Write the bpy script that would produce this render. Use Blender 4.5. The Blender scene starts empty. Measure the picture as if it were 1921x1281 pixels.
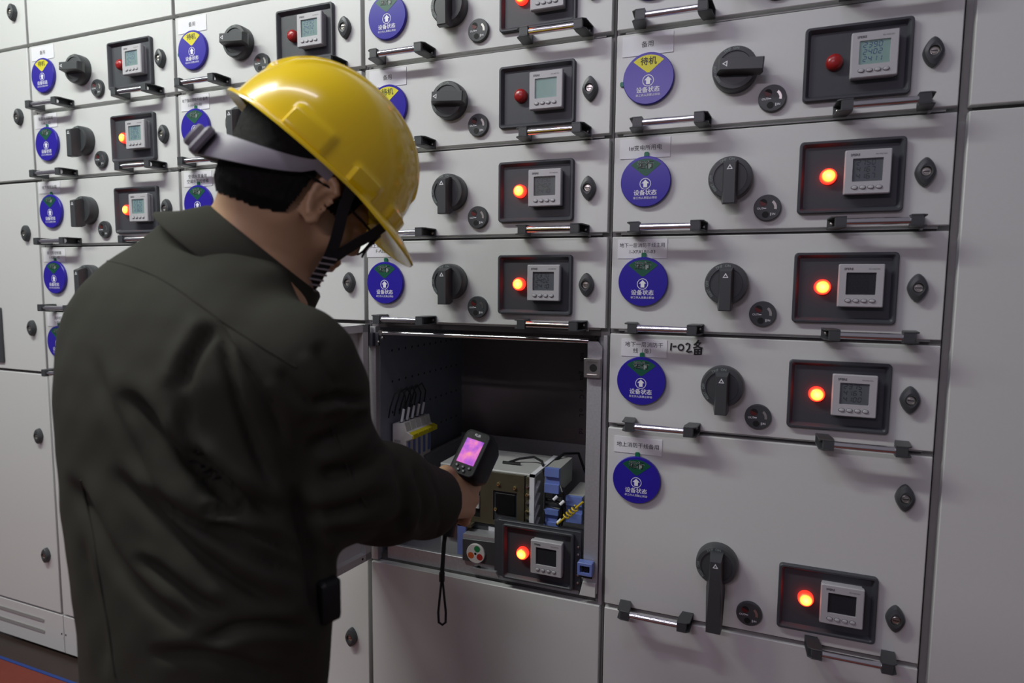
import bpy, bmesh, math, random
import numpy as np
from mathutils import Vector, Matrix

random.seed(7)
SC = bpy.context.scene
COL = SC.collection
R = math.radians
PI = math.pi

# ------------------------------------------------------------------ camera
FPX = 1194.07                                   # focal length in pixels of the 1921 px wide frame
CAM_POS = np.array([0.3051, -1.3135, 1.2467])
CR = np.array([0.929, 0.370, 0.0083])           # camera right
CD = np.array([0.0422, -0.0836, -0.9956])       # camera down
CF = np.array([-0.3677, 0.9253, -0.0933])       # camera forward
cd = bpy.data.cameras.new('camera')
cam = bpy.data.objects.new('camera', cd)
COL.objects.link(cam)
cd.sensor_width = 36.0
cd.lens = FPX * 36.0 / 1921.0
cd.clip_start = 0.02
rm = Matrix(((CR[0], -CD[0], -CF[0]), (CR[1], -CD[1], -CF[1]), (CR[2], -CD[2], -CF[2])))
cam.matrix_world = Matrix.Translation(Vector(CAM_POS)) @ rm.to_4x4()
cd.dof.use_dof = True
cd.dof.focus_distance = 1.42
cd.dof.aperture_fstop = 3.2
SC.camera = cam

# ------------------------------------------------------------------ world and lights
w = bpy.data.worlds.new('room_air')
SC.world = w
w.use_nodes = True
bg = w.node_tree.nodes['Background']
bg.inputs['Color'].default_value = (0.87, 0.81, 0.97, 1)
bg.inputs['Strength'].default_value = 0.15
SC.view_settings.view_transform = 'Standard'
SC.view_settings.look = 'None'
SC.view_settings.exposure = 0.0
SC.view_settings.gamma = 1.0


def rect_light(name, loc, length, power, color, rotz=0.0, width=0.06, tilt=0.0):
    l = bpy.data.lights.new(name, 'AREA')
    l.shape = 'RECTANGLE'
    l.size = length
    l.size_y = width
    l.energy = power
    l.color = color
    o = bpy.data.objects.new(name, l)
    COL.objects.link(o)
    o.location = loc
    o.rotation_euler = (tilt, 0, rotz)
    return o


rect_light('ceiling_or_fill_light', (-1.45, -1.15, 2.85), 1.25, 40, (0.95, 1.0, 0.93), 0.0, 0.10, R(12))
rect_light('ceiling_or_fill_light', (-0.3, -1.30, 2.9), 1.25, 7, (0.84, 0.82, 1.0), 0.0, 0.10, R(12))
rect_light('ceiling_or_fill_light', (-3.2, -1.25, 2.85), 1.25, 16, (0.95, 1.0, 0.93), 0.0, 0.10, R(12))
rect_light('ceiling_or_fill_light', (-0.6, -3.9, 2.7), 1.25, 22, (0.98, 0.84, 1.0), 0.0, 0.10, R(40))  # added fill from behind the camera to lift the lower panels, no ceiling tube

# ------------------------------------------------------------------ materials


def mat(name, color, rough=0.5, metal=0.0, var=0.04, bump=0.0, scale=60.0, emit=None, es=0.0, spec=0.5, coat=0.0, sheen=0.0):
    m = bpy.data.materials.new(name)
    m.use_nodes = True
    nt = m.node_tree
    b = nt.nodes['Principled BSDF']
    b.inputs['Roughness'].default_value = rough
    b.inputs['Metallic'].default_value = metal
    b.inputs['Specular IOR Level'].default_value = spec
    b.inputs['Coat Weight'].default_value = coat
    b.inputs['Sheen Weight'].default_value = sheen
    tc = nt.nodes.new('ShaderNodeTexCoord')
    n = nt.nodes.new('ShaderNodeTexNoise')
    n.inputs['Scale'].default_value = scale
    n.inputs['Detail'].default_value = 3.0
    nt.links.new(tc.outputs['Object'], n.inputs['Vector'])
    mx = nt.nodes.new('ShaderNodeMix')
    mx.data_type = 'RGBA'
    c = color
    mx.inputs['A'].default_value = (c[0] * (1 - var), c[1] * (1 - var), c[2] * (1 - var), 1)
    mx.inputs['B'].default_value = (min(1, c[0] * (1 + var)), min(1, c[1] * (1 + var)), min(1, c[2] * (1 + var)), 1)
    nt.links.new(n.outputs['Fac'], mx.inputs['Factor'])
    nt.links.new(mx.outputs['Result'], b.inputs['Base Color'])
    if bump:
        bp = nt.nodes.new('ShaderNodeBump')
        bp.inputs['Strength'].default_value = bump
        bp.inputs['Distance'].default_value = 0.001
        n2 = nt.nodes.new('ShaderNodeTexNoise')
        n2.inputs['Scale'].default_value = scale * 8
        nt.links.new(tc.outputs['Object'], n2.inputs['Vector'])
        nt.links.new(n2.outputs['Fac'], bp.inputs['Height'])
        nt.links.new(bp.outputs['Normal'], b.inputs['Normal'])
    if emit:
        b.inputs['Emission Color'].default_value = (*emit, 1)
        b.inputs['Emission Strength'].default_value = es
    return m


M = {}
M['paint'] = mat('light_grey_powder_coat', (0.60, 0.607, 0.595), 0.38, bump=0.12, var=0.02, scale=120)
M['frame'] = mat('grey_frame_steel', (0.30, 0.30, 0.29), 0.45, var=0.05)
M['frame_light'] = mat('galvanised_frame_steel', (0.42, 0.41, 0.43), 0.42, metal=0.35, var=0.12, scale=160)
M['galv'] = mat('galvanised_sheet', (0.46, 0.46, 0.48), 0.45, metal=0.5, var=0.18, scale=220)
M['gap'] = mat('dark_gap_steel', (0.10, 0.095, 0.09), 0.6)
M['interior'] = mat('compartment_sheet', (0.21, 0.235, 0.28), 0.5, metal=0.1, var=0.08, scale=30)
M['interior_dark'] = mat('compartment_back_sheet', (0.19, 0.172, 0.172), 0.4, metal=0.1, var=0.1, scale=12)
M['dgrey'] = mat('dark_grey_plastic', (0.048, 0.052, 0.056), 0.42, var=0.06)
M['dgrey2'] = mat('slate_plastic', (0.046, 0.049, 0.058), 0.5, var=0.06)
M['black'] = mat('black_plastic', (0.006, 0.006, 0.007), 0.5, spec=0.25)
M['hole'] = mat('dark_recess', (0.004, 0.004, 0.004), 0.7)
M['chrome'] = mat('chrome_tube', (0.80, 0.80, 0.82), 0.16, metal=1.0, var=0.02)
M['steel'] = mat('bright_steel', (0.62, 0.60, 0.56), 0.3, metal=1.0, var=0.1)
M['blue'] = mat('royal_blue_plastic', (0.022, 0.012, 0.32), 0.3, var=0.03)
M['yellow'] = mat('yellow_window', (0.66, 0.60, 0.015), 0.4, var=0.05)
M['green'] = mat('green_window', (0.004, 0.085, 0.045), 0.4, var=0.1)
M['tab'] = mat('green_tab', (0.004, 0.15, 0.07), 0.4, var=0.1)
M['white'] = mat('white_print', (0.80, 0.80, 0.84), 0.5, var=0.02)
M['paleprint'] = mat('grey_print', (0.25, 0.30, 0.28), 0.5, var=0.02)
M['ink'] = mat('black_ink', (0.012, 0.012, 0.016), 0.5)
M['greyink'] = mat('grey_ink', (0.11, 0.11, 0.12), 0.5)
M['paper'] = mat('label_paper', (0.74, 0.74, 0.77), 0.55, var=0.02)
M['silver'] = mat('silver_grey_plastic', (0.44, 0.43, 0.45), 0.42, var=0.03)
M['lamp_off'] = mat('red_lens_unlit', (0.32, 0.015, 0.015), 0.28, var=0.05)
M['lcd_lit'] = mat('lcd_backlit', (0.16, 0.24, 0.23), 0.25, emit=(0.30, 0.46, 0.45), es=0.10, var=0.1)
M['lcd_dim'] = mat('lcd_plain', (0.10, 0.11, 0.125), 0.2, var=0.1)
M['lcd_dark'] = mat('lcd_dark', (0.022, 0.024, 0.030), 0.2, var=0.1)
M['seg_blue'] = mat('lcd_segment_blue', (0.02, 0.03, 0.17), 0.4)
M['seg_dark'] = mat('lcd_segment_dark', (0.022, 0.024, 0.036), 0.4)
M['seg_faint'] = mat('lcd_segment_faint', (0.010, 0.011, 0.014), 0.4)
M['brass'] = mat('olive_passivated_steel', (0.15, 0.135, 0.088), 0.4, metal=0.6, var=0.2, scale=40)
M['brass2'] = mat('brass_screw', (0.75, 0.62, 0.30), 0.28, metal=1.0)
M['lightbox'] = mat('pale_breaker_case', (0.46, 0.46, 0.45), 0.45, var=0.04)
M['ctblue'] = mat('cornflower_blue_plastic', (0.15, 0.21, 0.52), 0.4, var=0.05)
M['ctgrey'] = mat('transformer_grey', (0.36, 0.36, 0.34), 0.5, var=0.08)
M['ivory'] = mat('ivory_plastic', (0.62, 0.60, 0.58), 0.45, var=0.03)
M['tyellow'] = mat('yellow_marker', (0.66, 0.56, 0.02), 0.4)
M['wire'] = mat('black_wire', (0.010, 0.010, 0.012), 0.4)
M['wirey'] = mat('yellow_green_wire', (0.62, 0.45, 0.03), 0.4)
M['red'] = mat('red_dot', (0.40, 0.02, 0.015), 0.4)
M['dred'] = mat('dull_red', (0.11, 0.012, 0.012), 0.4)
M['orange'] = mat('orange_dot', (0.55, 0.10, 0.02), 0.4)
M['gdot'] = mat('green_dot', (0.01, 0.19, 0.06), 0.4)
M['floor'] = mat('dark_floor', (0.035, 0.022, 0.018), 0.35, var=0.3, scale=6)
M['mat_red'] = mat('red_rubber_mat', (0.17, 0.028, 0.014), 0.55, var=0.1, bump=0.2, scale=40)
M['mat_blue'] = mat('blue_edging', (0.012, 0.045, 0.22), 0.5)
M['wall'] = mat('plaster_wall', (0.5, 0.5, 0.48), 0.8)
M['skin'] = mat('warm_skin', (0.46, 0.273, 0.152), 0.5, var=0.10, scale=25, bump=0.10)
M['hair'] = mat('black_hair', (0.006, 0.0055, 0.005), 0.6, var=0.4, scale=220, bump=0.6, spec=0.12)
M['cloth'] = mat('dark_olive_work_cloth', (0.0285, 0.0278, 0.0205), 0.85, var=0.14, scale=14, bump=0.15, spec=0.2)
M['cloth2'] = mat('dark_trouser_cloth', (0.022, 0.023, 0.024), 0.9, var=0.1, spec=0.2)
M['boot'] = mat('black_leather', (0.012, 0.011, 0.010), 0.5)
M['helmet'] = mat('yellow_hard_plastic', (0.86, 0.60, 0.005), 0.22, var=0.02, coat=0.4)
M['band'] = mat('grey_harness_plastic', (0.23, 0.215, 0.245), 0.5, var=0.05)
M['strap'] = mat('black_webbing', (0.008, 0.008, 0.009), 0.8)
M['buckle'] = mat('grey_buckle', (0.22, 0.20, 0.20), 0.4)


def emit_lamp():
    m = bpy.data.materials.new('red_lens_lit')
    m.use_nodes = True
    nt = m.node_tree
    b = nt.nodes['Principled BSDF']
    b.inputs['Base Color'].default_value = (0.5, 0.01, 0.005, 1)
    b.inputs['Roughness'].default_value = 0.3
    tc = nt.nodes.new('ShaderNodeTexCoord')
    sx = nt.nodes.new('ShaderNodeSeparateXYZ')
    nt.links.new(tc.outputs['Object'], sx.inputs[0])
    cb = nt.nodes.new('ShaderNodeCombineXYZ')
    nt.links.new(sx.outputs['X'], cb.inputs[0])
    nt.links.new(sx.outputs['Z'], cb.inputs[1])
    ln = nt.nodes.new('ShaderNodeVectorMath')
    ln.operation = 'LENGTH'
    nt.links.new(cb.outputs[0], ln.inputs[0])
    mr = nt.nodes.new('ShaderNodeMapRange')
    mr.inputs['From Min'].default_value = 0.0
    mr.inputs['From Max'].default_value = 0.0145
    nt.links.new(ln.outputs['Value'], mr.inputs['Value'])
    cr = nt.nodes.new('ShaderNodeValToRGB')
    cr.color_ramp.elements[0].color = (1.0, 0.62, 0.10, 1)
    cr.color_ramp.elements[1].color = (0.55, 0.006, 0.004, 1)
    e = cr.color_ramp.elements.new(0.55)
    e.color = (1.0, 0.33, 0.03, 1)
    e = cr.color_ramp.elements.new(0.80)
    e.color = (1.0, 0.03, 0.012, 1)
    nt.links.new(mr.outputs['Result'], cr.inputs['Fac'])
    nt.links.new(cr.outputs['Color'], b.inputs['Emission Color'])
    b.inputs['Emission Strength'].default_value = 5.0
    return m


M['lamp_on'] = emit_lamp()


def thermal_screen():
    m = bpy.data.materials.new('thermal_image')
    m.use_nodes = True
    nt = m.node_tree
    b = nt.nodes['Principled BSDF']
    b.inputs['Base Color'].default_value = (0.02, 0.02, 0.02, 1)
    b.inputs['Roughness'].default_value = 0.15
    tc = nt.nodes.new('ShaderNodeTexCoord')
    n = nt.nodes.new('ShaderNodeTexNoise')
    n.inputs['Scale'].default_value = 55
    n.inputs['Detail'].default_value = 2.5
    nt.links.new(tc.outputs['Object'], n.inputs['Vector'])
    cr = nt.nodes.new('ShaderNodeValToRGB')
    cr.color_ramp.elements[0].position = 0.30
    cr.color_ramp.elements[0].color = (0.34, 0.09, 0.62, 1)
    cr.color_ramp.elements[1].position = 0.72
    cr.color_ramp.elements[1].color = (1.0, 0.50, 0.16, 1)
    e = cr.color_ramp.elements.new(0.47)
    e.color = (0.66, 0.15, 0.66, 1)
    e = cr.color_ramp.elements.new(0.60)
    e.color = (0.88, 0.25, 0.52, 1)
    nt.links.new(n.outputs['Fac'], cr.inputs['Fac'])
    nt.links.new(cr.outputs['Color'], b.inputs['Emission Color'])
    b.inputs['Emission Strength'].default_value = 0.95
    return m


M['thermal'] = thermal_screen()
M['glass'] = mat('clear_lens', (0.9, 0.9, 0.9), 0.05)
M['glass'].node_tree.nodes['Principled BSDF'].inputs['Transmission Weight'].default_value = 1.0
M['glass'].node_tree.nodes['Principled BSDF'].inputs['IOR'].default_value = 1.2

# ------------------------------------------------------------------ mesh builder


class MB:
    """Collects shapes (with material slots) and links them as ONE mesh object."""

    def __init__(self):
        self.v, self.f, self.m, self.mats = [], [], [], []
        self.cur = 0
        self.X = None

    def use(self, key):
        if key not in self.mats:
            self.mats.append(key)
        self.cur = self.mats.index(key)
        return self

    def add(self, verts, faces):
        o = len(self.v)
        if self.X is not None:
            verts = [tuple(self.X @ Vector(p)) for p in verts]
        self.v += [tuple(p) for p in verts]
        self.f += [tuple(i + o for i in f) for f in faces]
        self.m += [self.cur] * len(faces)

    def loft(self, loops, cap0=True, cap1=True, closed=True):
        n = len(loops[0])
        vs, fs = [], []
        for l in loops:
            vs += l
        for k in range(len(loops) - 1):
            for i in range(n if closed else n - 1):
                j = (i + 1) % n
                fs.append((k * n + i, k * n + j, (k + 1) * n + j, (k + 1) * n + i))
        if cap0:
            fs.append(tuple(range(n))[::-1])
        if cap1:
            fs.append(tuple((len(loops) - 1) * n + i for i in range(n)))
        self.add(vs, fs)

    def prism(self, poly, axis, a, b, ch=0.0):
        def mk(p, t):
            return {'y': (p[0], t, p[1]), 'x': (t, p[0], p[1]), 'z': (p[0], p[1], t)}[axis]
        loops = []
        if ch:
            s = 1 if b > a else -1
            ins = inset(poly, ch)
            loops = [[mk(p, a) for p in ins], [mk(p, a + s * ch) for p in poly],
                     [mk(p, b - s * ch) for p in poly], [mk(p, b) for p in ins]]
        else:
            loops = [[mk(p, a) for p in poly], [mk(p, b) for p in poly]]
        self.loft(loops)

    def box(self, x0, x1, y0, y1, z0, z1, ch=0.0):
        self.prism([(x0, z0), (x1, z0), (x1, z1), (x0, z1)], 'y', y0, y1, ch)

    def lathe(self, prof, cx=0, cz=0, n=40):
        """profile of (radius, y), revolved about the y axis"""
        loops = []
        for r, y in prof:
            r = max(r, 1e-5)
            loops.append([(cx + r * math.cos(2 * PI * i / n), y, cz + r * math.sin(2 * PI * i / n)) for i in range(n)])
        self.loft(loops)

    def disc(self, cx, cz, r, y, n=24, rz=None):
        rz = rz or r
        self.add([(cx + r * math.cos(2 * PI * i / n), y, cz + rz * math.sin(2 * PI * i / n)) for i in range(n)], [tuple(range(n))])

    def poly(self, pts, y):
        self.add([(p[0], y, p[1]) for p in pts], [tuple(range(len(pts)))])

    def tube(self, pts, r, n=10, flat=1.0, up=None):
        pts = [Vector(p) for p in pts]
        rr = r if hasattr(r, '__len__') else [r] * len(pts)
        t0 = (pts[1] - pts[0]).normalized()
        u = Vector(up) if up is not None else (Vector((0, 0, 1)) if abs(t0.z) < 0.9 else Vector((1, 0, 0)))
        loops = []
        for i, p in enumerate(pts):
            t = (pts[min(i + 1, len(pts) - 1)] - pts[max(i - 1, 0)]).normalized()
            a = (u - t * u.dot(t))
            if a.length < 1e-6:
                a = Vector((1, 0, 0))
            a.normalize()
            if up is None:
                u = a
            b = t.cross(a)
            loops.append([tuple(p + a * (math.cos(2 * PI * k / n) * rr[i] * flat) + b * (math.sin(2 * PI * k / n) * rr[i])) for k in range(n)])
        self.loft(loops)

    def text(self, s, cx, cz, y, size, bold=0.0, rot=0.0, squeeze=1.0):
        vs, fs = text_geo(s, bold)
        c, sn = math.cos(rot), math.sin(rot)
        out = []
        for (a, b) in vs:
            a, b = a * size * squeeze, b * size
            out.append((cx + a * c - b * sn, y, cz + a * sn + b * c))
        self.add(out, fs)

    def mesh(self, name, smooth=True, angle=35):
        me = bpy.data.meshes.new(name)
        me.from_pydata(self.v, [], self.f)
        for k in self.mats:
            me.materials.append(M[k])
        if len(self.mats) > 1:
            me.polygons.foreach_set('material_index', self.m)
        bm = bmesh.new()
        bm.from_mesh(me)
        bmesh.ops.recalc_face_normals(bm, faces=bm.faces)
        bm.to_mesh(me)
        bm.free()
        if smooth:
            me.polygons.foreach_set('use_smooth', [True] * len(me.polygons))
            me.set_sharp_from_angle(angle=R(angle))
        me.update()
        return me

    def build(self, name, parent=None, loc=(0, 0, 0), smooth=True, angle=35):
        return link(name, self.mesh(name, smooth, angle), parent, loc)


def link(name, me, parent=None, loc=(0, 0, 0)):
    o = bpy.data.objects.new(name, me)
    COL.objects.link(o)
    o.location = loc
    if parent is not None:
        o.parent = parent
    return o


def inset(poly, d):
    n = len(poly)
    area = sum(poly[i][0] * poly[(i + 1) % n][1] - poly[(i + 1) % n][0] * poly[i][1] for i in range(n))
    s = 1 if area > 0 else -1
    out = []
    for i in range(n):
        p0, p1, p2 = Vector(poly[i - 1]), Vector(poly[i]), Vector(poly[(i + 1) % n])
        e1, e2 = (p1 - p0).normalized(), (p2 - p1).normalized()
        n1, n2 = Vector((-e1.y, e1.x)) * s, Vector((-e2.y, e2.x)) * s
        b = n1 + n2
        k = d * 2 / max(b.length_squared, 0.4)
        out.append((p1.x + b.x * k, p1.y + b.y * k))
    return out


def rrect(x0, x1, z0, z1, r, n=5):
    pts = []
    for cx, cz, a in ((x1 - r, z1 - r, 0), (x0 + r, z1 - r, 90), (x0 + r, z0 + r, 180), (x1 - r, z0 + r, 270)):
        for i in range(n + 1):
            t = R(a + 90 * i / n)
            pts.append((cx + r * math.cos(t), cz + r * math.sin(t)))
    return pts


_tg = {}


def text_geo(s, bold):
    """flat lettering, centred, unit size, as 2D vertices and faces"""
    k = (s, bold)
    if k not in _tg:
        cu = bpy.data.curves.new('lettering', 'FONT')
        cu.body = s
        cu.align_x = 'CENTER'
        cu.align_y = 'CENTER'
        cu.offset = bold
        cu.resolution_u = 2
        cu.space_line = 0.95
        ob = bpy.data.objects.new('lettering', cu)
        COL.objects.link(ob)
        bpy.context.view_layer.update()
        dg = bpy.context.evaluated_depsgraph_get()
        me = ob.evaluated_get(dg).to_mesh()
        vs = [(v.co.x, v.co.y) for v in me.vertices]
        fs = [tuple(p.vertices) for p in me.polygons]
        ob.evaluated_get(dg).to_mesh_clear()
        bpy.data.objects.remove(ob)
        bpy.data.curves.remove(cu)
        _tg[k] = (vs, fs)
    return _tg[k]


def thing(name, label, cat, loc, group=None):
    o = bpy.data.objects.new(name, None)
    COL.objects.link(o)
    o.location = loc
    o.empty_display_size = 0.05
    tag(o, label, cat, group)
    return o


def tag(o, label, cat, group=None, kind=None):
    o['label'] = label
    o['category'] = cat
    if group:
        o['group'] = group
    if kind:
        o['kind'] = kind
    return o


Z0 = 1.945          # height of the line above the first row of drawers
ROW = 0.2           # one drawer row

# ------------------------------------------------------------------ room shell
b = MB().use('floor')
b.box(-4.5, 3.0, -3.6, 1.1, -0.1, 0.0)
o = b.build('floor', smooth=False)
o['kind'] = 'structure'
b = MB().use('wall')
b.box(-4.5, 3.0, 1.0, 1.1, 0.0, 3.2)
o = b.build('wall_back', smooth=False)
o['kind'] = 'structure'

b = MB().use('mat_red')
b.box(-3.4, 1.6, -1.30, -0.093, 0.0005, 0.006, 0.001)
rubber = b.build('rubber_mat', smooth=False)
tag(rubber, 'red rubber mat on the floor in front of the grey cabinets', 'mat')
b = MB().use('mat_blue')
b.box(-3.4, 1.6, -0.0925, -0.083, 0.0005, 0.0065)
b.build('edge_strip', rubber, smooth=False)['label'] = 'blue edge strip'

# ------------------------------------------------------------------ drawer fittings, one mesh per kind
CACHE = {}


def cached(key, fn):
    if key not in CACHE:
        CACHE[key] = fn()
    return CACHE[key]


def me_panel(rows):
    h = ROW * rows
    b = MB().use('paint')
    b.prism(rrect(0.005, 0.5945, -h + 0.0055, -0.0045, 0.0015, 2), 'y', 0.019, 0.0, 0.0014)
    # folded sheet edge below and a stop tongue near the right end
    b.box(0.02, 0.58, 0.012, 0.0185, -h + 0.001, -h + 0.0055)
    b.box(0.552, 0.556, 0.004, 0.012, -h - 0.002, -h + 0.006)
    return b.mesh('front_panel')


def me_knob(long):
    b = MB().use('dgrey')
    b.lathe([(0.0405, 0), (0.0408, -0.012), (0.0400, -0.022), (0.0375, -0.026), (0.0305, -0.0265), (0.0298, -0.0245), (0.0001, -0.0245)], n=56)
    b.use('paleprint')
    b.text('TRIP', -0.0135, 0.0312, -0.0268, 0.0068, 0.004, R(24))
    b.text('ON', 0.002, 0.0342, -0.0268, 0.0068, 0.004, R(-2))
    b.text('OFF', -0.0342, 0.000, -0.0268, 0.0068, 0.004, R(90))
    b.text('RESET', -0.0290, -0.0175, -0.0268, 0.0062, 0.004, R(122))
    return b.mesh('rotary_handle')


def me_grip(long):
    L = 0.122 if long else 0.051
    b = MB().use('dgrey')
    w0, w1 = 0.0115, (0.0150 if long else 0.0118)
    # top face is narrower than the foot; the nose end is chamfered
    def lp(y, s, top, bot):
        return [(-w0 * s, y, top), (w0 * s, y, top), (w0 * s, y, 0.0), (w1 * s, y, bot), (-w1 * s, y, bot), (-w0 * s, y, 0.0)]
    y1 = -0.062 if long else -0.050
    b.loft([lp(-0.0235, 1.22, 0.031, -min(L, 0.046)), lp(-0.034, 1.05, 0.030, -L), lp(y1 + 0.002, 0.92, 0.025, -L), lp(y1, 0.84, 0.0235, -L + 0.0015)])
    b.use('white')
    t = [(0, 0.0205), (0.0052, 0.0115), (-0.0052, 0.0115)]
    ti = [(0, 0.0175), (0.0030, 0.0130), (-0.0030, 0.0130)]
    for i in range(3):
        j = (i + 1) % 3
        b.poly([t[i], t[j], ti[j], ti[i]], y1 - 0.0003)
    return b.mesh('grip', angle=25)


def me_indicator(k):
    b = MB().use('dgrey')
    b.lathe([(0.0245, 0), (0.0245, -0.006), (0.0232, -0.0082), (0.0001, -0.0084)], n=40)
    b.use('hole')
    b.disc(-0.0075, 0.0095, 0.0068, -0.0087)
    b.disc(-0.003, -0.0128, 0.0060, -0.0087)
    b.use('dred')
    b.add([(-0.0075 + 0.0066 * math.cos(t), -0.0089, 0.0095 + 0.0066 * math.sin(t)) for t in np.linspace(R(150), R(340), 12)], [tuple(range(12))])
    b.use('steel')
    arc = []
    for rr, rng in ((0.0165, np.linspace(R(52), R(-12), 10)), (0.0120, np.linspace(R(-12), R(52), 10))):
        arc += [(rr * math.cos(t), rr * math.sin(t)) for t in rng]
    b.poly(arc, -0.0087)
    b.use('white')
    b.text('OUT', -0.0125, -0.0015, -0.0088, 0.0055, 0.01)
    b.poly([(-0.007, -0.0020), (-0.002, -0.0020), (-0.002, -0.0005), (-0.007, -0.0005)], -0.0088)
    b.poly([(0.0058, -0.015), (0.0072, -0.015), (0.0072, -0.0095), (0.0058, -0.0095)], -0.0088)
    b.text('IN', 0.0115, -0.0122, -0.0088, 0.0055, 0.01)
    return b.mesh('position_indicator')


def me_bezel():
    b = MB().use('dgrey2')
    def lp(i, y, r):
        return [(p[0], y, p[1]) for p in rrect(-0.085 + i, 0.085 - i, -0.0645 + i, 0.0645 - i, r)]
    b.loft([lp(0.0, 0.0, 0.007), lp(0.0, -0.0085, 0.007), lp(0.0015, -0.0102, 0.006), lp(0.0045, -0.0102, 0.005),
            lp(0.0062, -0.0085, 0.004), lp(0.0100, -0.0012, 0.003)], cap0=False)
    # stepped inner panel
    return b.mesh('meter_bezel', angle=28)


def me_lamp(on):
    b = MB().use('lamp_on' if on else 'lamp_off')
    b.lathe([(0.0140, 0.0), (0.0140, -0.0075), (0.0132, -0.0105), (0.0108, -0.0135), (0.0068, -0.0155), (0.0001, -0.0162)], n=32)
    return b.mesh('indicator_lamp')


def me_meter():
    b = MB().use('silver')
    def lp(x, z0, z1, y, r):
        return [(p[0], y, p[1]) for p in rrect(-x, x, z0, z1, r, 3)]
    b.loft([lp(0.0345, -0.0370, 0.0370, 0.0, 0.002), lp(0.0345, -0.0370, 0.0370, -0.010, 0.002), lp(0.0365, -0.0385, 0.0385, -0.011, 0.002),
            lp(0.0365, -0.0385, 0.0385, -0.0185, 0.002), lp(0.0350, -0.0370, 0.0370, -0.0205, 0.002),
            lp(0.0240, -0.0165, 0.0235, -0.0205, 0.0015), lp(0.0236, -0.0161, 0.0231, -0.0172, 0.0012)], cap0=False)
    b.use('ink')
    b.text('SFERE', -0.0205, 0.0295, -0.0207, 0.0056, 0.02, squeeze=1.05)
    b.use('greyink')
    b.text('PD194Z-9S4', 0.0200, 0.0295, -0.0207, 0.0034, 0.0)
    return b.mesh('power_meter', angle=28)


SEG = {'0': 'abcdef', '1': 'bc', '2': 'abged', '3': 'abgcd', '4': 'fgbc', '5': 'afgcd', '6': 'afgedc', '7': 'abc', '8': 'abcdefg', '9': 'abcdfg'}


def seven(b, ch, x, z, w, h, y):
    t = 0.0011
    g = 0.0003
    def bar(p, q):
        p, q = Vector(p), Vector(q)
        d = (q - p).normalized()
        n = Vector((-d.y, d.x)) * t * 0.5
        p, q = p + d * g, q - d * g
        pts = [p, p + d * t * .5 + n, q - d * t * .5 + n, q, q - d * t * .5 - n, p + d * t * .5 - n]
        b.poly([(x + a.x + a.y * 0.14, z + a.y) for a in pts], y)
    P = {'a': ((0, h), (w, h)), 'b': ((w, h / 2), (w, h)), 'c': ((w, 0), (w, h / 2)), 'd': ((0, 0), (w, 0)),
         'e': ((0, 0), (0, h / 2)), 'f': ((0, h / 2), (0, h)), 'g': ((0, h / 2), (w, h / 2))}
    for s in SEG[ch]:
        bar(*P[s])


def me_screen(kind, rows):
    b = MB().use(kind)
    b.box(-0.0235, 0.0235, -0.0170, -0.0176, -0.0160, 0.0230)
    b.use({'lcd_lit': 'seg_blue', 'lcd_dim': 'seg_dark', 'lcd_dark': 'seg_faint'}[kind])
    for i, s in enumerate(rows):
        for j, c in enumerate(s):
            if c != ' ':
                seven(b, c, -0.0175 + j * 0.0078, 0.0125 - i * 0.0118, 0.0048, 0.0082, -0.0178)
    return b.mesh('screen', smooth=False)


def me_button():
    b = MB().use('silver')
    n = 20
    def lp(s, y):
        return [(0.0046 * s * math.cos(2 * PI * i / n), y, 0.0030 * s * math.sin(2 * PI * i / n)) for i in range(n)]
    b.loft([lp(1, 0), lp(1, -0.0012), lp(0.8, -0.0022), lp(0.4, -0.0026)], cap0=False)
    b.use('dgrey2')
    b.loft([lp(1.22, -0.0001), lp(1.0, -0.0003)], False, False)
    return b.mesh('push_button')


def me_lock():
    b = MB().use('dgrey')
    n = 44
    pts = []
    for i in range(n):
        t = 2 * PI * i / n
        c, s = math.cos(t), math.sin(t)
        k = 1.0 / (abs(c / 0.0160) ** 1.55 + abs(s / 0.0250) ** 1.55) ** (1 / 1.55)
        pts.append((c * k, s * k))
    b.loft([[(p[0], 0, p[1]) for p in pts], [(p[0], -0.008, p[1]) for p in pts], [(p[0] * .88, -0.0125, p[1] * .90) for p in pts],
            [(p[0] * .60, -0.0145, p[1] * .55) for p in pts]], cap0=False, cap1=False)
    # socket
    b.loft([[(p[0] * .60, -0.0145, p[1] * .55) for p in pts],
            [(0.0085 * math.cos(2 * PI * i / n), -0.0142, 0.0085 * math.sin(2 * PI * i / n)) for i in range(n)],
            [(0.0082 * math.cos(2 * PI * i / n), -0.004, 0.0082 * math.sin(2 * PI * i / n)) for i in range(n)]], False, True)
    return b.mesh('lock')


def me_lock_core():
    b = MB().use('steel')
    b.lathe([(0.0080, -0.005), (0.0080, -0.0118), (0.0068, -0.0125), (0.0062, -0.0095), (0.0048, -0.0095), (0.0044, -0.0122), (0.0001, -0.0125)], n=24)
    b.use('hole')
    b.box(-0.0050, 0.0050, -0.0120, -0.01275, -0.0008, 0.0008)
    return b.mesh('key_socket')


def me_handle_tube():
    b = MB().use('chrome')
    b.tube([(-0.060, -0.041, 0), (0.060, -0.041, 0)], 0.0066, 16)
    return b.mesh('grip_tube')


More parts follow.
